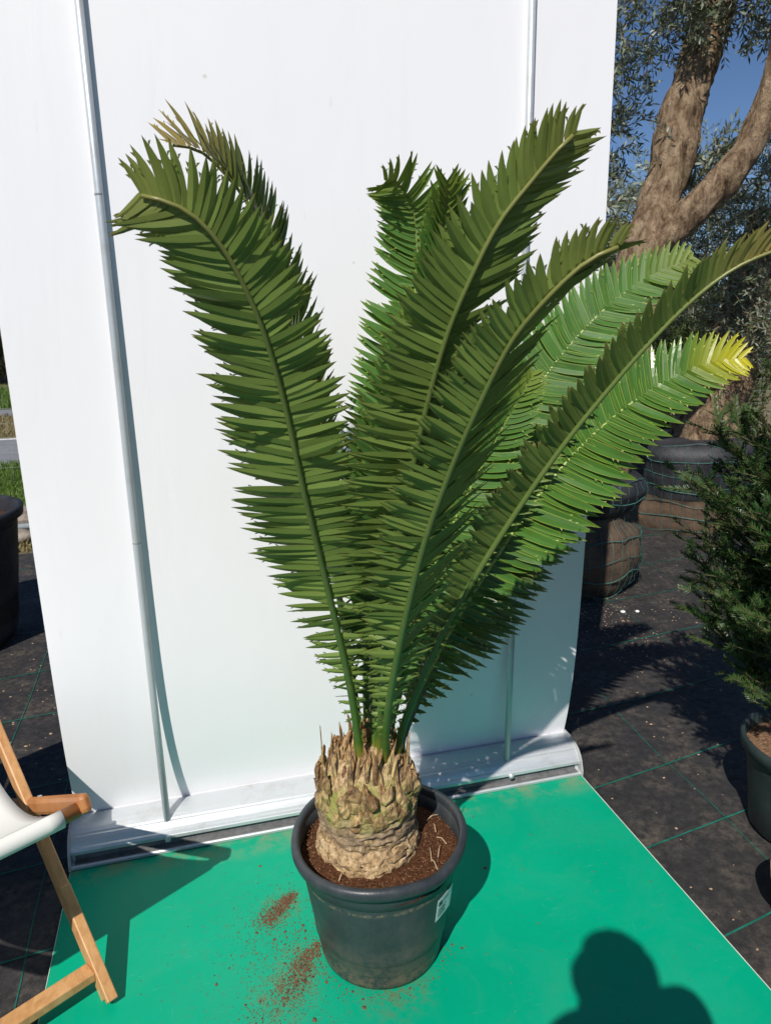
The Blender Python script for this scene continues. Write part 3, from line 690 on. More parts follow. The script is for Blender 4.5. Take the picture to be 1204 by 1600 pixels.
def frond(pts, N0, lmax, npair, mleaf, mrach, keelA=.35, keelB=.35, start=.09, side=(1, 1), fwd=(.05, .35, .9), seed=0, wid=.026, label=None, twist=.28, rise=.40, curlB=0, thin=1.0, skew=0.0, tap=.66, fwd2=None):
    rnd.seed(seed*97+5)
    n = 160; C, Ltot = catmull(pts, n); b = MB(); b.uv = []
    Nv = V(N0); frames = []
    for i in range(n+1):
        T = (C[min(i+1, n)]-C[max(i-1, 0)]).normalized(); Nv = (Nv-T*Nv.dot(T)).normalized(); frames.append((C[i], T, Nv.copy()))
    for k in range(npair):
        for s_, sgn in enumerate((-1, 1)):
            if side[s_] == 0: continue
            u = (k+(.5 if sgn > 0 else 0)+rnd.uniform(-.12, .12))/npair; s = start+(1-start)*max(0, u)**.80
            if s > .995: s = .995
            fi = s*n; i = min(n-1, int(fi)); P = frames[i][0].lerp(frames[i+1][0], fi-i); T, Nn = frames[i][1], frames[i][2]
            B = T.cross(Nn)*sgn
            # length profile
            if s < rise: Lf = .13+.87*max(0, (s-start)/(rise-start))**1.1
            else: Lf = (1-tap*((s-rise)/(1-rise))**2.0)*min(1, .50+(1-s)/.07)
            L = lmax*side[s_]*Lf*rnd.uniform(.92, 1.06)
            fw_ = fwd2 if (fwd2 and sgn < 0) else fwd
            a = fw_[0]+(fw_[1]-fw_[0])*min(1, s/.55) if s < .55 else fw_[1]+(fw_[2]-fw_[1])*((s-.55)/.45)**1.25
            jit = .22 if s < .35 else .06
            if sgn < 0: a += skew*min(1, max(0, (s-.4)/.35))
            a += rnd.gauss(0, jit*.45); ke = (keelA if sgn < 0 else keelB)+rnd.gauss(0, .05+jit*.5)
            D = (B*math.cos(a)*math.cos(ke)+T*math.sin(a)+Nn*math.sin(ke)*math.cos(a)).normalized()
            Wd = (T-D*T.dot(D)).normalized(); Ln = (Wd.cross(D) if sgn < 0 else D.cross(Wd)).normalized()
            if Ln.dot(Nn) < 0: Ln = -Ln
            tw_ = twist+rnd.gauss(0, .11+(.22 if s < .35 else 0)); Wd2 = Wd*math.cos(tw_)-Ln*math.sin(tw_); Ln2 = Ln*math.cos(tw_)+Wd*math.sin(tw_)
            w_ = wid*(.34+.66*min(1, Lf*1.05))*(1 if s < .85 else 1-.25*(s-.85)/.15)*thin*rnd.uniform(.92, 1.08)
            if rnd.random() < .035: L *= rnd.uniform(.45, .8)
            if rnd.random() < .03: D = (D+Ln2*rnd.uniform(-.35, .35)+Wd2*rnd.uniform(-.3, .3)).normalized()
            i_f = len(b.f)
            leaflet(b, P+Nn*.003, D, Wd2, Ln2, L, w_, (.07+.10*s)*1.0, s)
            # make the front face the adaxial side
            f = b.f[i_f+4]; p0, p1, p2 = (V(b.v[f[q]]) for q in (0, 1, 2))
            if (p1-p0).cross(p2-p0).dot(Ln2) < 0:
                for q in range(i_f, len(b.f)): b.f[q] = b.f[q][::-1]
    fr = part(b, 'frond', mleaf, cyc, attr=True, smooth=False)
    if label: fr['label'] = label
    rb = MB(); st = 3
    rad = [(.0085*(1-.80*(i/n))+.0012)*(1.35 if i < n*.05 else 1) for i in range(0, n+1, st)]
    rb.tube([frames[i][0] for i in range(0, n+1, st)], rad, 10); rb.at = [i/n for i in range(0, n+1, st) for _ in range(10)]
    part(rb, 'rachis', mrach, fr, smooth=True, attr=True)
    return fr

def mat_rachis(name, c1, c2):
    k = N(name); at = k.n('ShaderNodeAttribute', _attribute_name='tt'); n1 = k.noise(k.coord(), 40, 4, .7)
    base = k.ramp(at.outputs['Fac'], [(0, (.30, .26, .03)), (.05, (.05, .12, .015)), (.22, c1), (.8, c2), (1, (.20, .19, .05))])
    base = k.mix(k.ramp(n1, [(.5, W(0)), (.8, W(.3))]), base, (.25, .22, .08, 1)); k.set(Base__Color=base, Roughness=.38); return k.m
M_ra = mat_rachis('rachis_under', (.07, .13, .028), (.13, .18, .045)); M_rb = mat_rachis('rachis_upper', (.22, .31, .05), (.36, .42, .09))
ML_under = mat_leaf('frond_olive', (.035, .085, .016), (.150, .215, .045), (.15, .18, .035), (.19, .13, .035), endamt=.4)
ML_top = mat_leaf('frond_fresh', (.050, .125, .022), (.085, .145, .022), (.26, .32, .05), (.24, .26, .04), gloss=.46, endamt=.6, spec=.28)
ML_yel = mat_leaf('frond_yellow_tip', (.050, .125, .018), (.08, .13, .02), (.32, .38, .05), (.60, .52, .015), gloss=.24, brown=.5, tipamt=.12)
ML_dry = mat_leaf('frond_dry_tip', (.045, .08, .018), (.085, .130, .028), (.28, .26, .08), (.42, .30, .10), brown=.5)

FR = {
 'front_left': [(0.331, 1.56, 0.553), (0.304, 1.52, 0.77), (0.246, 1.44, 1.059), (0.19, 1.34, 1.3), (0.154, 1.27, 1.471), (0.117, 1.21, 1.6), (0.078, 1.17, 1.686), (0.047, 1.15, 1.731), (0.016, 1.14, 1.759), (-0.02, 1.14, 1.774), (-0.053, 1.15, 1.782)],
 'rear_left': [(0.349, 1.62, 0.53), (0.335, 1.65, 0.734), (0.306, 1.67, 1.004), (0.265, 1.66, 1.294), (0.23, 1.64, 1.529), (0.193, 1.62, 1.704), (0.145, 1.6, 1.833), (0.095, 1.59, 1.898), (0.051, 1.58, 1.932), (-0.005, 1.57, 1.938)],
 'rear_mid': [(0.386, 1.68, 0.486), (0.415, 1.72, 0.687), (0.454, 1.77, 0.954), (0.501, 1.81, 1.22), (0.542, 1.83, 1.482), (0.564, 1.83, 1.686), (0.565, 1.82, 1.799), (0.548, 1.8, 1.874), (0.504, 1.77, 1.92), (0.464, 1.75, 1.923)],
 'curl': [(0.373, 1.66, 0.501), (0.383, 1.7, 0.738), (0.417, 1.73, 0.972), (0.47, 1.735, 1.203), (0.522, 1.71, 1.458), (0.551, 1.66, 1.65), (0.552, 1.6, 1.769), (0.548, 1.55, 1.84), (0.537, 1.51, 1.884)],
 'main': [(0.381, 1.57, 0.555), (0.379, 1.51, 0.763), (0.378, 1.41, 1.026), (0.379, 1.29, 1.278), (0.389, 1.21, 1.444), (0.403, 1.14, 1.575), (0.425, 1.09, 1.665), (0.455, 1.06, 1.739), (0.494, 1.04, 1.792), (0.527, 1.02, 1.834), (0.551, 1.01, 1.857)],
 'front_right': [(0.386, 1.54, 0.555), (0.378, 1.46, 0.74), (0.382, 1.36, 0.958), (0.393, 1.24, 1.19), (0.408, 1.14, 1.349), (0.422, 1.05, 1.47), (0.441, 0.98, 1.567), (0.468, 0.93, 1.626), (0.51, 0.9, 1.673), (0.553, 0.88, 1.694)],
 'fresh': [(0.414, 1.65, 0.499), (0.477, 1.71, 0.645), (0.601, 1.78, 0.898), (0.738, 1.83, 1.145), (0.857, 1.85, 1.331), (0.966, 1.86, 1.476), (1.064, 1.86, 1.581), (1.161, 1.85, 1.664), (1.263, 1.83, 1.724), (1.348, 1.8, 1.76)],
 'long_right': [(0.421, 1.58, 0.523), (0.447, 1.53, 0.691), (0.511, 1.47, 0.909), (0.59, 1.42, 1.087), (0.661, 1.37, 1.238), (0.718, 1.32, 1.357), (0.775, 1.27, 1.462), (0.832, 1.22, 1.558), (0.891, 1.18, 1.636), (0.954, 1.15, 1.689), (1.037, 1.12, 1.724)],
 'yellow': [(0.429, 1.64, 0.484), (0.495, 1.68, 0.601), (0.62, 1.73, 0.785), (0.773, 1.77, 0.975), (0.911, 1.79, 1.141), (1.047, 1.8, 1.274), (1.18, 1.8, 1.374), (1.293, 1.78, 1.442), (1.395, 1.745, 1.484), (1.46, 1.7, 1.493)],
 'thin_right': [(0.439, 1.6, 0.517), (0.505, 1.6, 0.697), (0.623, 1.62, 0.883), (0.76, 1.64, 1.051), (0.906, 1.66, 1.22), (1.043, 1.66, 1.378), (1.164, 1.65, 1.527), (1.267, 1.63, 1.658), (1.352, 1.6, 1.754), (1.456, 1.56, 1.817)],
 'low_right': [(.451, 1.67, .48), (.531, 1.72, .602), (.648, 1.76, .765), (.77, 1.79, .905), (.89, 1.80, 1.025), (.99, 1.80, 1.12), (1.075, 1.78, 1.19)],
 'inner': [(.376, 1.60, .528), (.384, 1.63, .741), (.404, 1.66, .97), (.434, 1.68, 1.192), (.472, 1.68, 1.406), (.512, 1.66, 1.565), (.545, 1.62, 1.68)],
 'inner_right': [(.40, 1.62, .52), (.45, 1.65, .70), (.54, 1.69, .93), (.65, 1.71, 1.15), (.745, 1.70, 1.33), (.82, 1.67, 1.48)]}
# side = (right, left) length factors seen with the adaxial side turned away
frond(FR['front_left'], (.16, 1, .0), .118, 94, ML_under, M_ra, -.02, -.02, .06, (1.0, 1.22), (.10, .30, .60), 1, .0238, twist=.10, tap=.30, rise=.46, fwd2=(-.1, .0, .55))
frond(FR['rear_left'], (1, -.45, .1), .120, 90, ML_dry, M_ra, .45, .60, .10, (1, 1), (.1, .45, .8), 2, .022, twist=-.35, tap=.25)
frond(FR['rear_mid'], (-.25, -1, .30), .172, 82, ML_top, M_rb, .05, .05, .08, (1, 1.1), (.0, .20, .45), 3, .0255, twist=.30, tap=.58)
frond(FR['curl'], (-.2, -1, .35), .115, 66, ML_top, M_ra, .15, .15, .10, (1, 1), (.1, .6, .95), 4, .022, twist=.35, tap=.35)
frond(FR['main'], (-.12, 1, .20), .145, 92, ML_under, M_ra, -.04, .24, .06, (1.0, .86), (-.15, .0, .75), 5, .0238, rise=.46, twist=.09, tap=.50, fwd2=(.15, .40, .85))
frond(FR['front_right'], (-.55, 1, .36), .138, 92, ML_under, M_ra, -.05, .80, .06, (1.12, .72), (-.15, .08, .70), 6, .0222, rise=.40, twist=.08, tap=.50, fwd2=(.2, .55, .92))
frond(FR['fresh'], (-.42, -.85, .25), .178, 66, ML_top, M_rb, .08, .08, .12, (1, 1), (.05, .18, .66), 7, .031, rise=.45, twist=.0)
frond(FR['long_right'], (-.72, .55, .40), .105, 84, ML_dry, M_ra, .55, .85, .06, (1.05, .9), (.0, .25, .75), 8, .0215, twist=.05, tap=.35)
frond(FR['yellow'], (-.34, -.90, .25), .185, 66, ML_yel, M_rb, .04, .06, .10, (1, 1.0), (.0, .14, .62), 9, .031, label='bright glossy frond with a yellow tip', rise=.5, twist=.0)
frond(FR['low_right'], (-.35, -.85, .3), .15, 54, ML_dry, M_ra, .10, .1, .08, (1, 1), (.0, .15, .75), 11, .026)
frond(FR['inner'], (-.2, -1, .1), .15, 60, ML_under, M_ra, .35, .35, .04, (1, 1), (.0, .3, .9), 12, .025)
frond(FR['inner_right'], (-.4, -.9, .1), .15, 56, ML_top, M_rb, .3, .3, .06, (1, 1), (.0, .2, .8), 13, .027)

# ------------------------------------------------------------------ trees and background
rnd.seed(21)
OL_STOPS = [(.30, (.03, .018, .010)), (.44, (.19, .125, .075)), (.58, (.36, .26, .165)), (.75, (.48, .38, .27))]
M_obark = mat_bark('olive_bark', OL_STOPS)
M_oleaf = mat_smallleaf('olive_leaves', (.075, .10, .045), (.17, .20, .11), (.33, .36, .28), (.16, .2, .07), 3, .4, .12)
def limb(b, pts, rads, seg=24, lump=.12, nsub=20, fine=.05):
    C, L = catmull(pts, nsub*(len(pts)-1)); n = len(C)-1; vs = []; T0 = (C[1]-C[0]).normalized(); U = T0.cross(V((0, 1, .1))).normalized()
    for i in range(n+1):
        T = (C[min(i+1, n)]-C[max(i-1, 0)]).normalized(); U = (U-T*U.dot(T)).normalized(); W_ = T.cross(U); f = i/n*(len(rads)-1); j = min(len(rads)-2, int(f)); r = rads[j]+(rads[j+1]-rads[j])*(f-j)
        for k in range(seg):
            an = 2*math.pi*k/seg; d = U*math.cos(an)+W_*math.sin(an); p = C[i]+d*r
            q = mnoise.noise(V((p.x*4, p.y*4, p.z*2.2)))*lump*2.4-abs(mnoise.noise(V((p.x*12, p.y*12, p.z*3.5))))*fine*6+mnoise.noise(V((p.x*30, p.y*30, p.z*12)))*fine*1.3
            vs.append(p+d*r*q)
    b.add(vs, [(i*seg+k, i*seg+(k+1) % seg, (i+1)*seg+(k+1) % seg, (i+1)*seg+k) for i in range(n) for k in range(seg)]+[tuple((n)*seg+k for k in range(seg))])
def twig_foliage(lb, wb, P, D, L, ll, lw, nl, spread=.7):
    """olive twig: thin stem with opposite narrow leaves"""
    D = D.normalized(); ref = V((rnd.gauss(0, 1), rnd.gauss(0, 1), rnd.gauss(0, 1))); S = D.cross(ref).normalized(); Q = D.cross(S)
    end = P+D*L+V((0, 0, -L*.12)); wb.tube([P, P.lerp(end, .5)+V((0, 0, L*.04)), end], [.003, .002, .001], 3, False)
    for k in range(nl):
        t = (k+1)/nl; c = P.lerp(end, t)+V((0, 0, L*.04*math.sin(t*3.1)))
        ax = S if k % 2 else Q
        for sg in (-1, 1):
            d = (D*.75+ax*sg*spread+V((rnd.gauss(0, .2), rnd.gauss(0, .2), rnd.gauss(0, .2)))).normalized(); l_ = ll*rnd.uniform(.7, 1.15)
            wv = d.cross(V((rnd.gauss(0, 1), rnd.gauss(0, 1), rnd.gauss(0, .5)+.8))).normalized()*lw/2
            lb.poly([c, c+d*l_*.5+wv, c+d*l_, c+d*l_*.5-wv])
def clump(lb, wb, C, rad, n, ll=.066, lw=.0145, tl=.22, nl=8, sq=(1, 1, .8)):
    for i in range(n):
        while 1:
            q = V((rnd.uniform(-1, 1), rnd.uniform(-1, 1), rnd.uniform(-1, 1)))
            if q.length < 1: break
        P = V(C)+V((q.x*rad*sq[0], q.y*rad*sq[1], q.z*rad*sq[2]))
        D = (q*.9+V((rnd.gauss(0, .5), rnd.gauss(0, .5), rnd.gauss(0, .5)+.25)))
        twig_foliage(lb, wb, P, D, tl*rnd.uniform(.6, 1.2), ll, lw, nl)

M_ball = mat_simple('hessian_root_ball', (.045, .035, .028), (.16, .10, .06), 7, .9, .5, .02)
M_wrap = mat_simple('black_wrap', (.014, .014, .016), (.05, .05, .055), 6, .55, .6, .02)
M_wire = mat_simple('green_wire', (.03, .10, .085), (.07, .19, .16), 40, .5, .1)
def root_ball(par, c, prof, split, seg=48):
    """prof: (r,z) list; below split earth fabric, above black wrap; wire mesh over everything"""
    def wob(r, z, an): return r*(1+.04*math.sin(3*an+z*4)+.09*mnoise.noise(V((math.cos(an)*2.2+c[0], math.sin(an)*2.2, z*6)))+.03*mnoise.noise(V((math.cos(an)*7, math.sin(an)*7, z*18)))), z
    def rz(z):
        for (r0, z0), (r1, z1) in zip(prof, prof[1:]):
            if z0 <= z <= z1: return r0+(r1-r0)*(z-z0)/(z1-z0)
        return prof[-1][0]
    b = MB(); zs = [prof[0][1]+(split-prof[0][1])*i/10 for i in range(11)]; b.lathe([(rz(z), z) for z in zs], seg, c, wob); part(b, 'root_ball', M_ball, par, smooth=True)
    b = MB(); zs = [split+(prof[-1][1]-split)*i/12 for i in range(13)]; b.lathe([(rz(z)+.004, z) for z in zs]+[(.02, prof[-1][1]+.01)], seg, c, wob); part(b, 'root_wrap', M_wrap, par, smooth=True)
    b = MB(); z0, z1 = prof[0][1]+.02, prof[-1][1]-.01; rows = max(4, int((z1-z0)/.11))
    for i in range(rows+1):
        z = z0+(z1-z0)*i/rows; pts = []
        for k in range(seg+1):
            an = 2*math.pi*k/seg; r, zz = wob(rz(z)+.010, z+.014*math.sin(an*5+i)+.02*mnoise.noise(V((an*2, i*3, 1))), an); pts.append((c[0]+r*math.cos(an), c[1]+r*math.sin(an), zz))
        b.tube(pts, .0032 if i % 2 else .002, 4, False)
    for k in range(36):
        an = 2*math.pi*k/36; pts = []
        for i in range(14):
            z = z0+(z1-z0)*i/13; r, zz = wob(rz(z)+.010+.004*math.sin(i*2.2+k), z, an); pts.append((c[0]+r*math.cos(an+.01*math.sin(i)), c[1]+r*math.sin(an+.01*math.sin(i)), zz))
        b.tube(pts, .0014, 3, False)
    part(b, 'wire_mesh', M_wire, par)

# olive A: big leaning trunk
ta = thing('olive_tree', 'old olive tree with thick leaning forked trunk and wire-wrapped root ball beside the banner', 'olive tree', (2.34, 3.98, -.02), 'olive trees behind the banner')
b = MB(); limb(b, [(2.38, 3.98, .60), (2.50, 3.98, 1.07), (2.58, 4.0, 1.52), (2.67, 4.05, 1.97), (2.79, 4.1, 2.33), (2.92, 4.15, 2.70), (3.06, 4.2, 3.06), (3.17, 4.25, 3.35), (3.24, 4.3, 3.8)], [.20, .165, .155, .15, .13, .128, .125, .12, .10], 40, .10)
part(b, 'trunk', M_obark, ta, smooth=True)
b = MB(); limb(b, [(2.60, 4.02, 1.85), (2.70, 4.0, 2.02), (2.83, 3.95, 2.13), (2.95, 3.86, 2.27), (3.08, 3.8, 2.46), (3.17, 3.76, 2.68), (3.23, 3.72, 2.95), (3.25, 3.7, 3.35)], [.115, .105, .092, .088, .084, .092, .10, .095], 30, .12)
part(b, 'limb', M_obark, ta, smooth=True)
b = MB(); limb(b, [(3.0, 4.22, 2.6), (3.10, 4.32, 2.9), (3.32, 4.42, 3.3), (3.5, 4.5, 3.7)], [.09, .08, .07, .06], 18, .12); part(b, 'limb', M_obark, ta, smooth=True)
root_ball(ta, (2.30, 3.98), [(.30, -.02), (.36, .06), (.385, .2), (.36, .36), (.27, .44), (.33, .50), (.36, .60), (.33, .68)], .46)
lb = MB(); wb = MB()
for C, r_, n_ in (((2.72, 4.6, 3.35), .42, 150), ((3.42, 4.0, 3.52), .42, 230), ((3.95, 4.4, 2.5), .4, 110), ((2.5, 4.9, 2.35), .42, 220), ((2.62, 4.9, 2.9), .42, 110), ((3.0, 4.1, 3.55), .4, 200), ((2.42, 4.8, 1.9), .38, 150), ((3.25, 4.4, 2.35), .26, 80), ((2.98, 4.05, 2.50), .13, 22), ((3.6, 3.5, 3.5), .4, 100), ((2.2, 4.6, 3.7), .5, 120), ((3.2, 4.3, 4.1), .7, 160)):
    clump(lb, wb, C, r_, n_)
cr = part(lb, 'crown', M_oleaf, ta); part(wb, 'twig', M_obark, cr)['kind'] = 'stuff'
# olive B
tb = thing('olive_tree', 'olive tree with short broad stump and half-black root ball right of the leaning olive', 'olive tree', (3.78, 5.0, -.02), 'olive trees behind the banner')
b = MB(); limb(b, [(3.95, 5.0, .5), (4.0, 5.0, .9), (4.15, 5.05, 1.4), (4.35, 5.1, 1.9), (4.5, 5.2, 2.4)], [.30, .26, .20, .16, .11], 30, .2); part(b, 'trunk', M_obark, tb, smooth=True)
root_ball(tb, (3.85, 5.0), [(.44, -.02), (.47, .05), (.44, .2), (.46, .34), (.49, .5), (.49, .62), (.44, .68)], .26)
lb = MB(); wb = MB()
for C, r_, n_ in (((4.3, 5.2, 2.0), .55, 260), ((4.9, 5.3, 2.1), .55, 230), ((3.8, 5.4, 2.0), .5, 230), ((4.5, 5.3, 2.6), .5, 160), ((5.2, 5.2, 2.7), .5, 120), ((3.5, 5.6, 1.65), .4, 150), ((4.7, 5.3, 1.55), .4, 90), ((4.15, 4.62, 1.55), .42, 150), ((4.55, 4.7, 1.25), .36, 110), ((3.75, 4.75, 1.75), .35, 110)):
    clump(lb, wb, C, r_, n_, .055, .011)
cr = part(lb, 'crown', M_oleaf, tb); part(wb, 'twig', M_obark, cr)['kind'] = 'stuff'
# olive C, farther
td = thing('olive_tree', 'farther pale grey-green olive tree showing between the banner edge and the leaning trunk', 'olive tree', (4.0, 7.6, -.04), 'olive trees behind the banner')
b = MB(); limb(b, [(4.0, 7.6, -.06), (4.05, 7.6, .8), (4.15, 7.6, 1.6), (4.3, 7.7, 2.6)], [.2, .16, .12, .07], 20, .15); part(b, 'trunk', M_obark, td, smooth=True)
lb = MB(); wb = MB()
for C, r_, n_ in (((3.9, 7.6, 2.5), .8, 300), ((4.7, 7.7, 2.2), .8, 260), ((3.6, 7.8, 3.5), .7, 160), ((5.3, 7.6, 3.0), .7, 160), ((3.8, 7.5, 1.6), .6, 150)):
    clump(lb, wb, C, r_, n_, .07, .016, .3, 7)
cr = part(lb, 'crown', M_oleaf, td); part(wb, 'twig', M_obark, cr)['kind'] = 'stuff'

# background shrubs
M_conif = mat_smallleaf('hedge_leaves', (.03, .055, .014), (.085, .11, .025), (.05, .08, .02), (.12, .18, .03), 3, .6, .15)
M_olv2 = mat_smallleaf('far_scrub_leaves', (.07, .075, .035), (.15, .14, .07), (.11, .11, .06), (.15, .17, .06), 3, .7, .12)
def shrub(name, label, cat, c, r, h, n, mat, ll=.06, group=None):
    t = thing(name, label, cat, (c[0], c[1], -.045), group); lb = MB(); wb = MB()
    limb(wb, [(c[0], c[1], -.06), (c[0]+.03, c[1], h*.4), (c[0], c[1], h*.8)], [.05*h, .035*h, .012*h], 8, .1, 5)
    for i in range(n):
        while 1:
            q = V((rnd.uniform(-1, 1), rnd.uniform(-1, 1), rnd.uniform(0, 1)))
            if math.hypot(q.x, q.y) < (1-.75*abs(q.z-.35))*(.8+.3*mnoise.noise(V((q.x*3+c[0], q.y*3, q.z*4)))): break
        P = V((c[0]+q.x*r, c[1]+q.y*r, q.z*h)); D = V((q.x, q.y, .7)).normalized()
        for k in range(7):
            d = (D+V((rnd.gauss(0, .5), rnd.gauss(0, .5), rnd.gauss(0, .5)))).normalized(); l_ = ll*rnd.uniform(.6, 1.5); wv = d.cross(V((rnd.gauss(0, 1), rnd.gauss(0, 1), 1))).normalized()*l_*.22
            p = P+D*ll*k*.4; lb.poly([p, p+d*l_*.5+wv, p+d*l_, p+d*l_*.5-wv])
    part(wb, 'trunk', M_obark, t, smooth=True); part(lb, 'crown', mat, t); return t
SH = [('conifer_shrub', 'dark green conifer standing behind the olives, nearest the banner edge', (4.9, 8.9), .75, 1.7),
      ('conifer_shrub', 'yellowish green conifer behind the wire fence at the right picture edge', (7.4, 9.3), .95, 2.0),
      ('conifer_shrub', 'broad mid-green conifer behind the yew, left of the yellowish one', (6.1, 9.4), .85, 1.9),
      ('conifer_shrub', 'low dark conifer between second olive stump and yew', (5.4, 7.0), .6, 1.2)]
for nm, lbl, c, r_, h_ in SH: shrub(nm, lbl, 'shrub', c, r_, h_, 2600, M_conif, .05, 'conifers beyond the olives')
for i, (c, r_, h_, lbl) in enumerate((((-6.2, 27), 2.2, 3.2, 'brown-green thicket shrub at the far left field edge, nearest the banner'), ((-9.5, 28), 2.6, 3.6, 'tall brownish thicket shrub farther left along the field edge'), ((-3.6, 29), 2.4, 3.4, 'thicket shrub hidden mostly behind the banner at the field edge'))):
    shrub('thicket_shrub', lbl, 'shrub', c, r_, h_, 2600, M_olv2, .16, 'thicket along the far field')
for c, r_, h_, lbl in (((9.5, 14), 2.0, 2.6, 'round grey-green scrub far behind at the right edge'), ((6.2, 15), 2.2, 2.9, 'grey-green scrub far behind the leaning olive trunk'), ((3.4, 16), 2.2, 3.0, 'grey-green scrub far behind just right of the banner')):
    shrub('far_shrub', lbl, 'shrub', c, r_, h_, 2200, M_olv2, .13, 'scrub far behind the olives')

# wire fences
def wire_fence(label, x0, x1, y, h, posts, step=.15, yend=None):
    t = thing('wire_fence', label, 'fence', (x0, y, -.045)); b = MB()
    for i in range(int(h/.16)+1): b.tube([(x0, y, i*.16), (x1, y, i*.16)], .0018, 4, False)
    x = x0
    while x < x1: b.tube([(x, y, 0), (x, y, h)], .0015, 4, False); x += step
    part(b, 'wire_mesh', M_wire2, t)
    for p in posts:
        b = MB(); b.tube([(p, y, -.05), (p, y, h+.05)], .02, 10); b.lathe([(.02, h+.05), (.012, h+.065), (.001, h+.068)], 10, (p, y)); part(b, 'post', M_wire2, t, smooth=True)
M_wire2 = mat_simple('galvanised_wire', (.25, .27, .26), (.4, .42, .41), 30, .5, .1)
wire_fence('low galvanised wire mesh fence beyond the grass at the left picture edge', -6.0, -1.5, 8.6, .95, (-5.8, -3.7))
wire_fence('galvanised wire mesh fence in front of the conifers at the right', 4.2, 9.5, 8.3, 1.25, (4.3, 6.9, 9.4), .2)
# metal tube lying at the edge of the mat, stones
b = MB(); b.tube([(-2.6, 6.25, .035), (-.9, 6.40, .04)], .028, 12); o = b.build('steel_tube', M_pole, smooth=True, loc=(-1.7, 6.3, 0)); tag(o, 'grey steel tube lying across dry grass at the edge of the ground cover', 'tube')
M_rock = mat_simple('field_stone', (.16, .13, .10), (.34, .29, .24), 9, .9, .7, .02)
for i, (x, y, s_, lbl) in enumerate(((-1.52, 6.65, .16, 'large brown field stone behind the steel tube, closest to the banner'), (-1.86, 6.62, .13, 'medium brown field stone behind the steel tube, left of the large one'), (-1.40, 6.08, .09, 'small rounded stone in front of the steel tube'))):
    bm = bmesh.new(); bmesh.ops.create_icosphere(bm, subdivisions=3, radius=s_)
    for v_ in bm.verts:
        p = v_.co; q = 1+.3*mnoise.noise(p*9+V((i*7, 0, 0))); v_.co = V((p.x*q*1.2, p.y*q, p.z*q*.62))
    me = bpy.data.meshes.new('stone'); bm.to_mesh(me); bm.free(); me.materials.append(M_rock); o = bpy.data.objects.new('field_stone', me); COL.objects.link(o); o.location = (x, y, s_*.35)
    tag(o, lbl, 'stone', 'stones by the steel tube')

# big dark planter on the left
tp_ = thing('planter_pot', 'big scuffed black planter pot cut off by the left picture edge', 'pot', (-1.37, 4.1, -.02))
b = MB(); b.lathe([(.02, -.01), (.33, -.01), (.35, .05), (.395, .40), (.42, .64), (.43, .65), (.45, .655), (.455, .70), (.435, .71), (.42, .70), (.41, .60), (.36, .1), (.02, .05)], 56, (-1.37, 4.1), lambda r, z, a: (r*(1+.01*math.sin(a*4)), z)); part(b, 'pot', M_wrap, tp_, smooth=True)
b = MB(); b.lathe([(.418, .62), (.3, .635), (.1, .63), (.01, .64)], 40, (-1.37, 4.1)); part(b, 'soil', M_soil, tp_, smooth=True)
b = MB(); limb(b, [(-1.5, 4.1, .6), (-1.55, 4.1, 1.0), (-1.75, 4.1, 1.5)], [.05, .04, .02], 12, .1); part(b, 'stem', M_obark, tp_, smooth=True)

# ------------------------------------------------------------------ potted yew, right
YC = (1.81, 1.63)
ty = thing('potted_yew', 'bushy dark green yew in a black nursery pot at the right picture edge', 'potted plant', (YC[0], YC[1], -.02))
M_pot2 = mat_simple('dark_green_plastic', (.012, .022, .022), (.035, .048, .045), 9, .42, .15)
b = MB(); b.lathe([(.02, -.012), (.155, -.012), (.165, .0), (.178, .12), (.195, .25), (.199, .262), (.205, .262), (.213, .265), (.216, .30), (.210, .308), (.202, .304), (.198, .27), (.16, .03), (.02, .01)], 64, YC); part(b, 'pot', M_pot2, ty, smooth=True)
b = MB(); b.lathe([(.199, .262), (.15, .275), (.08, .272), (.01, .28)], 48, YC); sy = part(b, 'soil', mat_simple('bark_mulch', (.14, .07, .035), (.50, .30, .17), 70, .9, 1.0, .02), ty, smooth=True)
M_yew = mat_smallleaf('yew_needles', (.011, .042, .009), (.034, .100, .018), (.04, .085, .018), (.05, .13, .02), 3, .42, .10)
M_ytw = mat_simple('yew_twigs', (.05, .035, .02), (.07, .08, .025), 30, .8, .2)
nb = MB(); wb = MB(); rnd.seed(33)
def needles(P, Q, curve, L, dens=.006, nl=.024):
    D = (Q-P).normalized(); n = int((Q-P).length/dens); S = D.cross(V((rnd.gauss(0, .6), rnd.gauss(0, .6), 1))).normalized(); U = S.cross(D)
    for k in range(n):
        t = (k+.5)/n; c = P.lerp(Q, t)+curve*(math.sin(t*math.pi)); l_ = nl*(1-.45*t)*rnd.uniform(.75, 1.15)
        for sg in (-1, 1):
            d = (S*sg*(.9-.35*t)+D*(.55+.4*t)+U*rnd.gauss(.18, .28)).normalized(); wv = d.cross(U).normalized()*.0019
            nb.poly([c-wv*.6, c+d*l_*.5-wv, c+d*l_, c+d*l_*.5+wv, c+wv*.6])
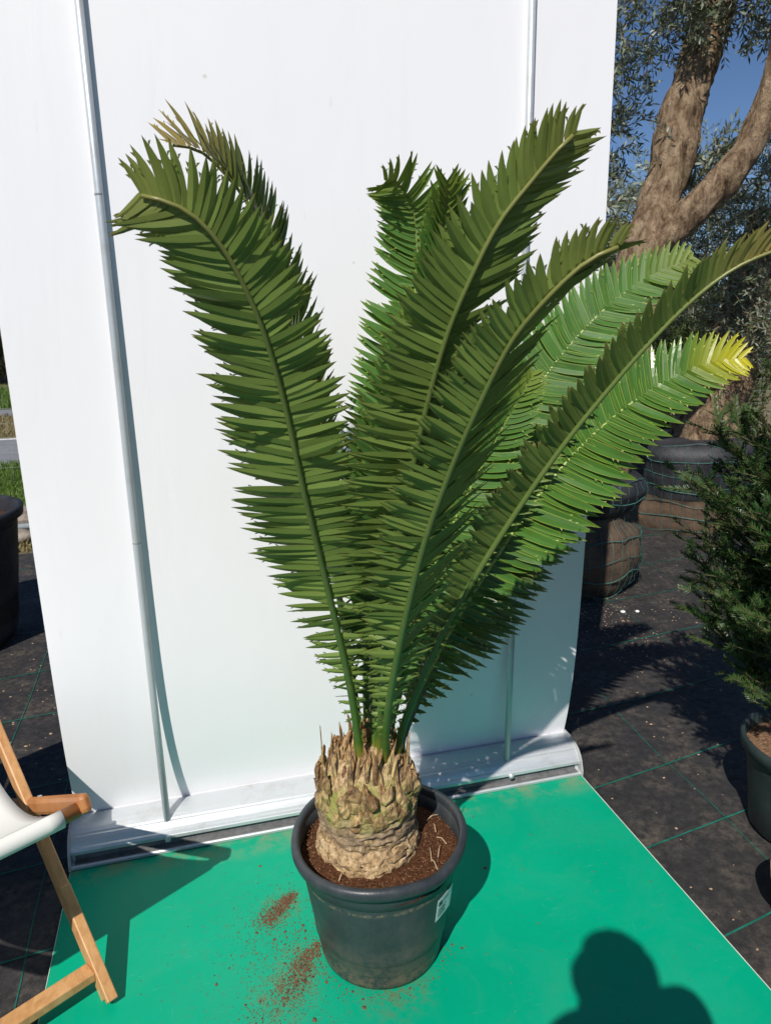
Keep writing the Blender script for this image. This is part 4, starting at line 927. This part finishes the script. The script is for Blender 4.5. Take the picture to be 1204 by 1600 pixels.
def ybranch(P, D, L, depth):
    D = D.normalized(); Q = P+D*L+V((0, 0, L*.10)); cv = V((rnd.gauss(0, .03), rnd.gauss(0, .03), -.02))*L
    wb.tube([P, P.lerp(Q, .5)+cv, Q], [.0035 if depth else .006, .0022 if depth else .004, .001], 4, False)
    needles(P.lerp(Q, .15 if depth else .35), Q, cv*.9, L)
    if depth < 2:
        n = int(L/(.030 if depth == 0 else .042))
        for k in range(n):
            t = .18+.8*(k+rnd.random()*.5)/n; c = P.lerp(Q, t)+cv*math.sin(t*math.pi)
            side = D.cross(V((rnd.gauss(0, .5), rnd.gauss(0, .5), 1))).normalized()*rnd.choice((-1, 1))
            ybranch(c, D*.8+side*.75+V((0, 0, rnd.gauss(.12, .15))), L*(.42 if depth == 0 else .45)*(1.1-.6*t)*rnd.uniform(.7, 1.2), depth+1)
for k in range(4): limb(wb, [(YC[0]+.01*k, YC[1], .27), (YC[0]+rnd.gauss(0, .04), YC[1]+rnd.gauss(0, .04), .7), (YC[0]+rnd.gauss(0, .07), YC[1]+rnd.gauss(0, .07), 1.2)], [.012, .009, .005], 8, .05, 4)
for k in range(150):
    f = k/150; z = .36+1.08*f; an = k*GA+rnd.gauss(0, .3); reach = (.30+.10*math.sin(f*3.1))*(1.05-.48*f)*rnd.uniform(.7, 1.25)
    ybranch(V((YC[0]+.02*math.cos(an), YC[1]+.02*math.sin(an), z)), V((math.cos(an), math.sin(an), .50+.85*f+rnd.gauss(0, .12))), reach*1.25, 0)
cy_ = part(nb, 'needles', M_yew, ty); part(wb, 'branches', M_ytw, ty)
print('yew faces', len(nb.f))

# small terracotta pot, cut by the frame
b = MB(); TC = (1.515, 1.285)
tt_ = thing('terracotta_pot', 'small pale terracotta pot cut off by the right edge in front of the yew pot', 'pot', (TC[0], TC[1], -.02))
b.lathe([(.02, -.012), (.085, -.012), (.092, .0), (.110, .12), (.122, .125), (.125, .16), (.118, .165), (.110, .16), (.085, .02), (.01, .01)], 48, TC); part(b, 'pot', M_terra, tt_, smooth=True)
b = MB(); b.lathe([(.110, .135), (.06, .14), (.005, .142)], 32, TC); part(b, 'soil', M_soil, tt_, smooth=True)

# ------------------------------------------------------------------ photographer, standing behind the camera (casts the head shadow)
def skin_body(name, nodes, edges, mat, parent=None, sub=2):
    me = bpy.data.meshes.new(name); keys = list(nodes); me.from_pydata([nodes[k][0] for k in keys], [(keys.index(a), keys.index(c)) for a, c in edges], []); o = bpy.data.objects.new(name, me); COL.objects.link(o)
    s_ = o.modifiers.new('skin', 'SKIN'); s_.use_smooth_shade = True
    for i, k in enumerate(keys):
        r_ = nodes[k][1]; me.skin_vertices[0].data[i].radius = (r_, r_) if not hasattr(r_, '__len__') else r_
    me.skin_vertices[0].data[0].use_root = True
    sb = o.modifiers.new('sub', 'SUBSURF'); sb.levels = sub; sb.render_levels = sub; me.materials.append(mat)
    if parent: o.parent = parent
    return o
px_, py_ = -.068, -.135
M_skin = mat_simple('skin', (.50, .31, .23), (.56, .36, .27), 12, .55, .05); M_cloth = mat_simple('navy_jacket', (.02, .03, .06), (.035, .045, .085), 30, .85, .4)
M_hair = mat_simple('brown_hair', (.03, .02, .012), (.07, .045, .025), 60, .6, .5, .01, stretch=(1, 1, .2))
def P3(x, y, z): return (px_+x, py_+y, z)
nd = {'pelvis': (P3(0, -.12, 1.02), (.17, .12)), 'waist': (P3(0, -.12, 1.16), (.155, .11)), 'chest': (P3(0, -.10, 1.40), (.165, .115)), 'neckb': (P3(0, -.05, 1.59), (.115, .085)), 'neck': (P3(0, -.02, 1.66), .085), 'head': (P3(0, .0, 1.75), (.072, .08)), 'crown': (P3(0, .0, 1.83), (.064, .075))}
ed = [('pelvis', 'waist'), ('waist', 'chest'), ('chest', 'neckb'), ('neckb', 'neck'), ('neck', 'head'), ('head', 'crown')]
HC = V((0, -.012, 1.555))
for sg, s_, el, sh in ((-1, 'l', (-.20, -.10, 1.30), (-.235, -.235, 1.53)), (1, 'r', (.185, -.065, 1.575), (.115, -.205, 1.565))):
    nd.update({'sh'+s_: (sh, .072), 'el'+s_: (el, .056), 'wr'+s_: ((sg*.125, -.005, 1.53), .028), 'pa'+s_: ((sg*.098, .006, 1.545), (.030, .018)),
               'hip'+s_: (P3(sg*.09, -.12, .95), .092), 'kn'+s_: (P3(sg*.10, -.10, .52), .060), 'an'+s_: (P3(sg*.11, -.13, .09), .042), 'toe'+s_: (P3(sg*.125, .04, .03), .036)})
    ed += [('chest', 'sh'+s_), ('sh'+s_, 'el'+s_), ('el'+s_, 'wr'+s_), ('wr'+s_, 'pa'+s_), ('pelvis', 'hip'+s_), ('hip'+s_, 'kn'+s_), ('kn'+s_, 'an'+s_), ('an'+s_, 'toe'+s_)]
    for fi in range(4):
        nd['f%d%s' % (fi, s_)] = ((sg*(.088-.002*fi), -.002, 1.515+.018*fi), .0085); nd['g%d%s' % (fi, s_)] = ((sg*(.070+.004*abs(fi-1.5)), -.014, 1.515+.018*fi), .0075)
        ed += [('pa'+s_, 'f%d%s' % (fi, s_)), ('f%d%s' % (fi, s_), 'g%d%s' % (fi, s_))]
    nd['th'+s_] = ((sg*.088, -.020, 1.535), .010); nd['ti'+s_] = ((sg*.068, -.026, 1.550), .009); ed += [('pa'+s_, 'th'+s_), ('th'+s_, 'ti'+s_)]
pers = thing('person', 'person in navy jacket holding up a phone at the near end of the green board', 'person', (px_, py_, 0))
bod = skin_body('body', {k: (tuple(V(v[0])-V((px_, py_, 0))), v[1]) for k, v in nd.items()}, ed, M_cloth, pers)
# face and head details
bm = bmesh.new(); bmesh.ops.create_uvsphere(bm, u_segments=32, v_segments=24, radius=1)
for v_ in bm.verts:
    x, y, z = v_.co; sx = .078*(1-.22*max(0, -z)); v_.co = V((x*sx, y*.098*(1-.12*max(0, -z)), z*.122))
    if y > .6 and abs(x) < .25 and -.35 < z < .15: v_.co.y += .018*(1-abs(x)/.25)*(1 if z < 0 else .6)
    if y > .7 and .12 < z < .3 and .2 < abs(x) < .6: v_.co.y -= .006
me = bpy.data.meshes.new('head'); bm.to_mesh(me); bm.free(); me.materials.append(M_skin); me.polygons.foreach_set('use_smooth', [True]*len(me.polygons)); hd = bpy.data.objects.new('head', me); COL.objects.link(hd); hd.parent = pers; hd.location = (0, .0, 1.785)
b = MB()
for k in range(16):
    for j in range(6):
        pass
bm = bmesh.new(); bmesh.ops.create_uvsphere(bm, u_segments=32, v_segments=20, radius=1)
bmesh.ops.delete(bm, geom=[v_ for v_ in bm.verts if v_.co.z < -.15 or (v_.co.y > .55 and v_.co.z < .55)], context='VERTS')
for v_ in bm.verts:
    q = 1+.05*mnoise.noise(v_.co*6); v_.co = V((v_.co.x*.108*q, v_.co.y*.120*q, v_.co.z*.142*q))
me = bpy.data.meshes.new('hair'); bm.to_mesh(me); bm.free(); me.materials.append(M_hair); hr = bpy.data.objects.new('hair', me); COL.objects.link(hr); hr.parent = pers; hr.location = (0, -.008, 1.79)
bm = bmesh.new(); bmesh.ops.create_uvsphere(bm, u_segments=28, v_segments=18, radius=1)  # hood shape added out of view to broaden the photographer's cast shadow
for v_ in bm.verts:
    q = 1+.06*mnoise.noise(v_.co*3); v_.co = V((v_.co.x*.185*q, v_.co.y*.105*q, v_.co.z*.12*q))
me = bpy.data.meshes.new('shadow_filler_hood'); bm.to_mesh(me); bm.free(); me.materials.append(M_cloth); hdo = bpy.data.objects.new('shadow_filler_hood', me); COL.objects.link(hdo); hdo.parent = pers; hdo.location = (0, -.055, 1.615)
# phone in the hands, just behind the lens
b = MB(); b.box((0, -.0085, 1.565), (.155, .008, .075)); ph = b.build('phone', M_dark, loc=(0, -.0085, 1.565), bevel=.003); tag(ph, 'dark phone held in both hands of the photographer', 'phone')
for o in list(COL.objects):
    if '_base' in o: del o['_base']
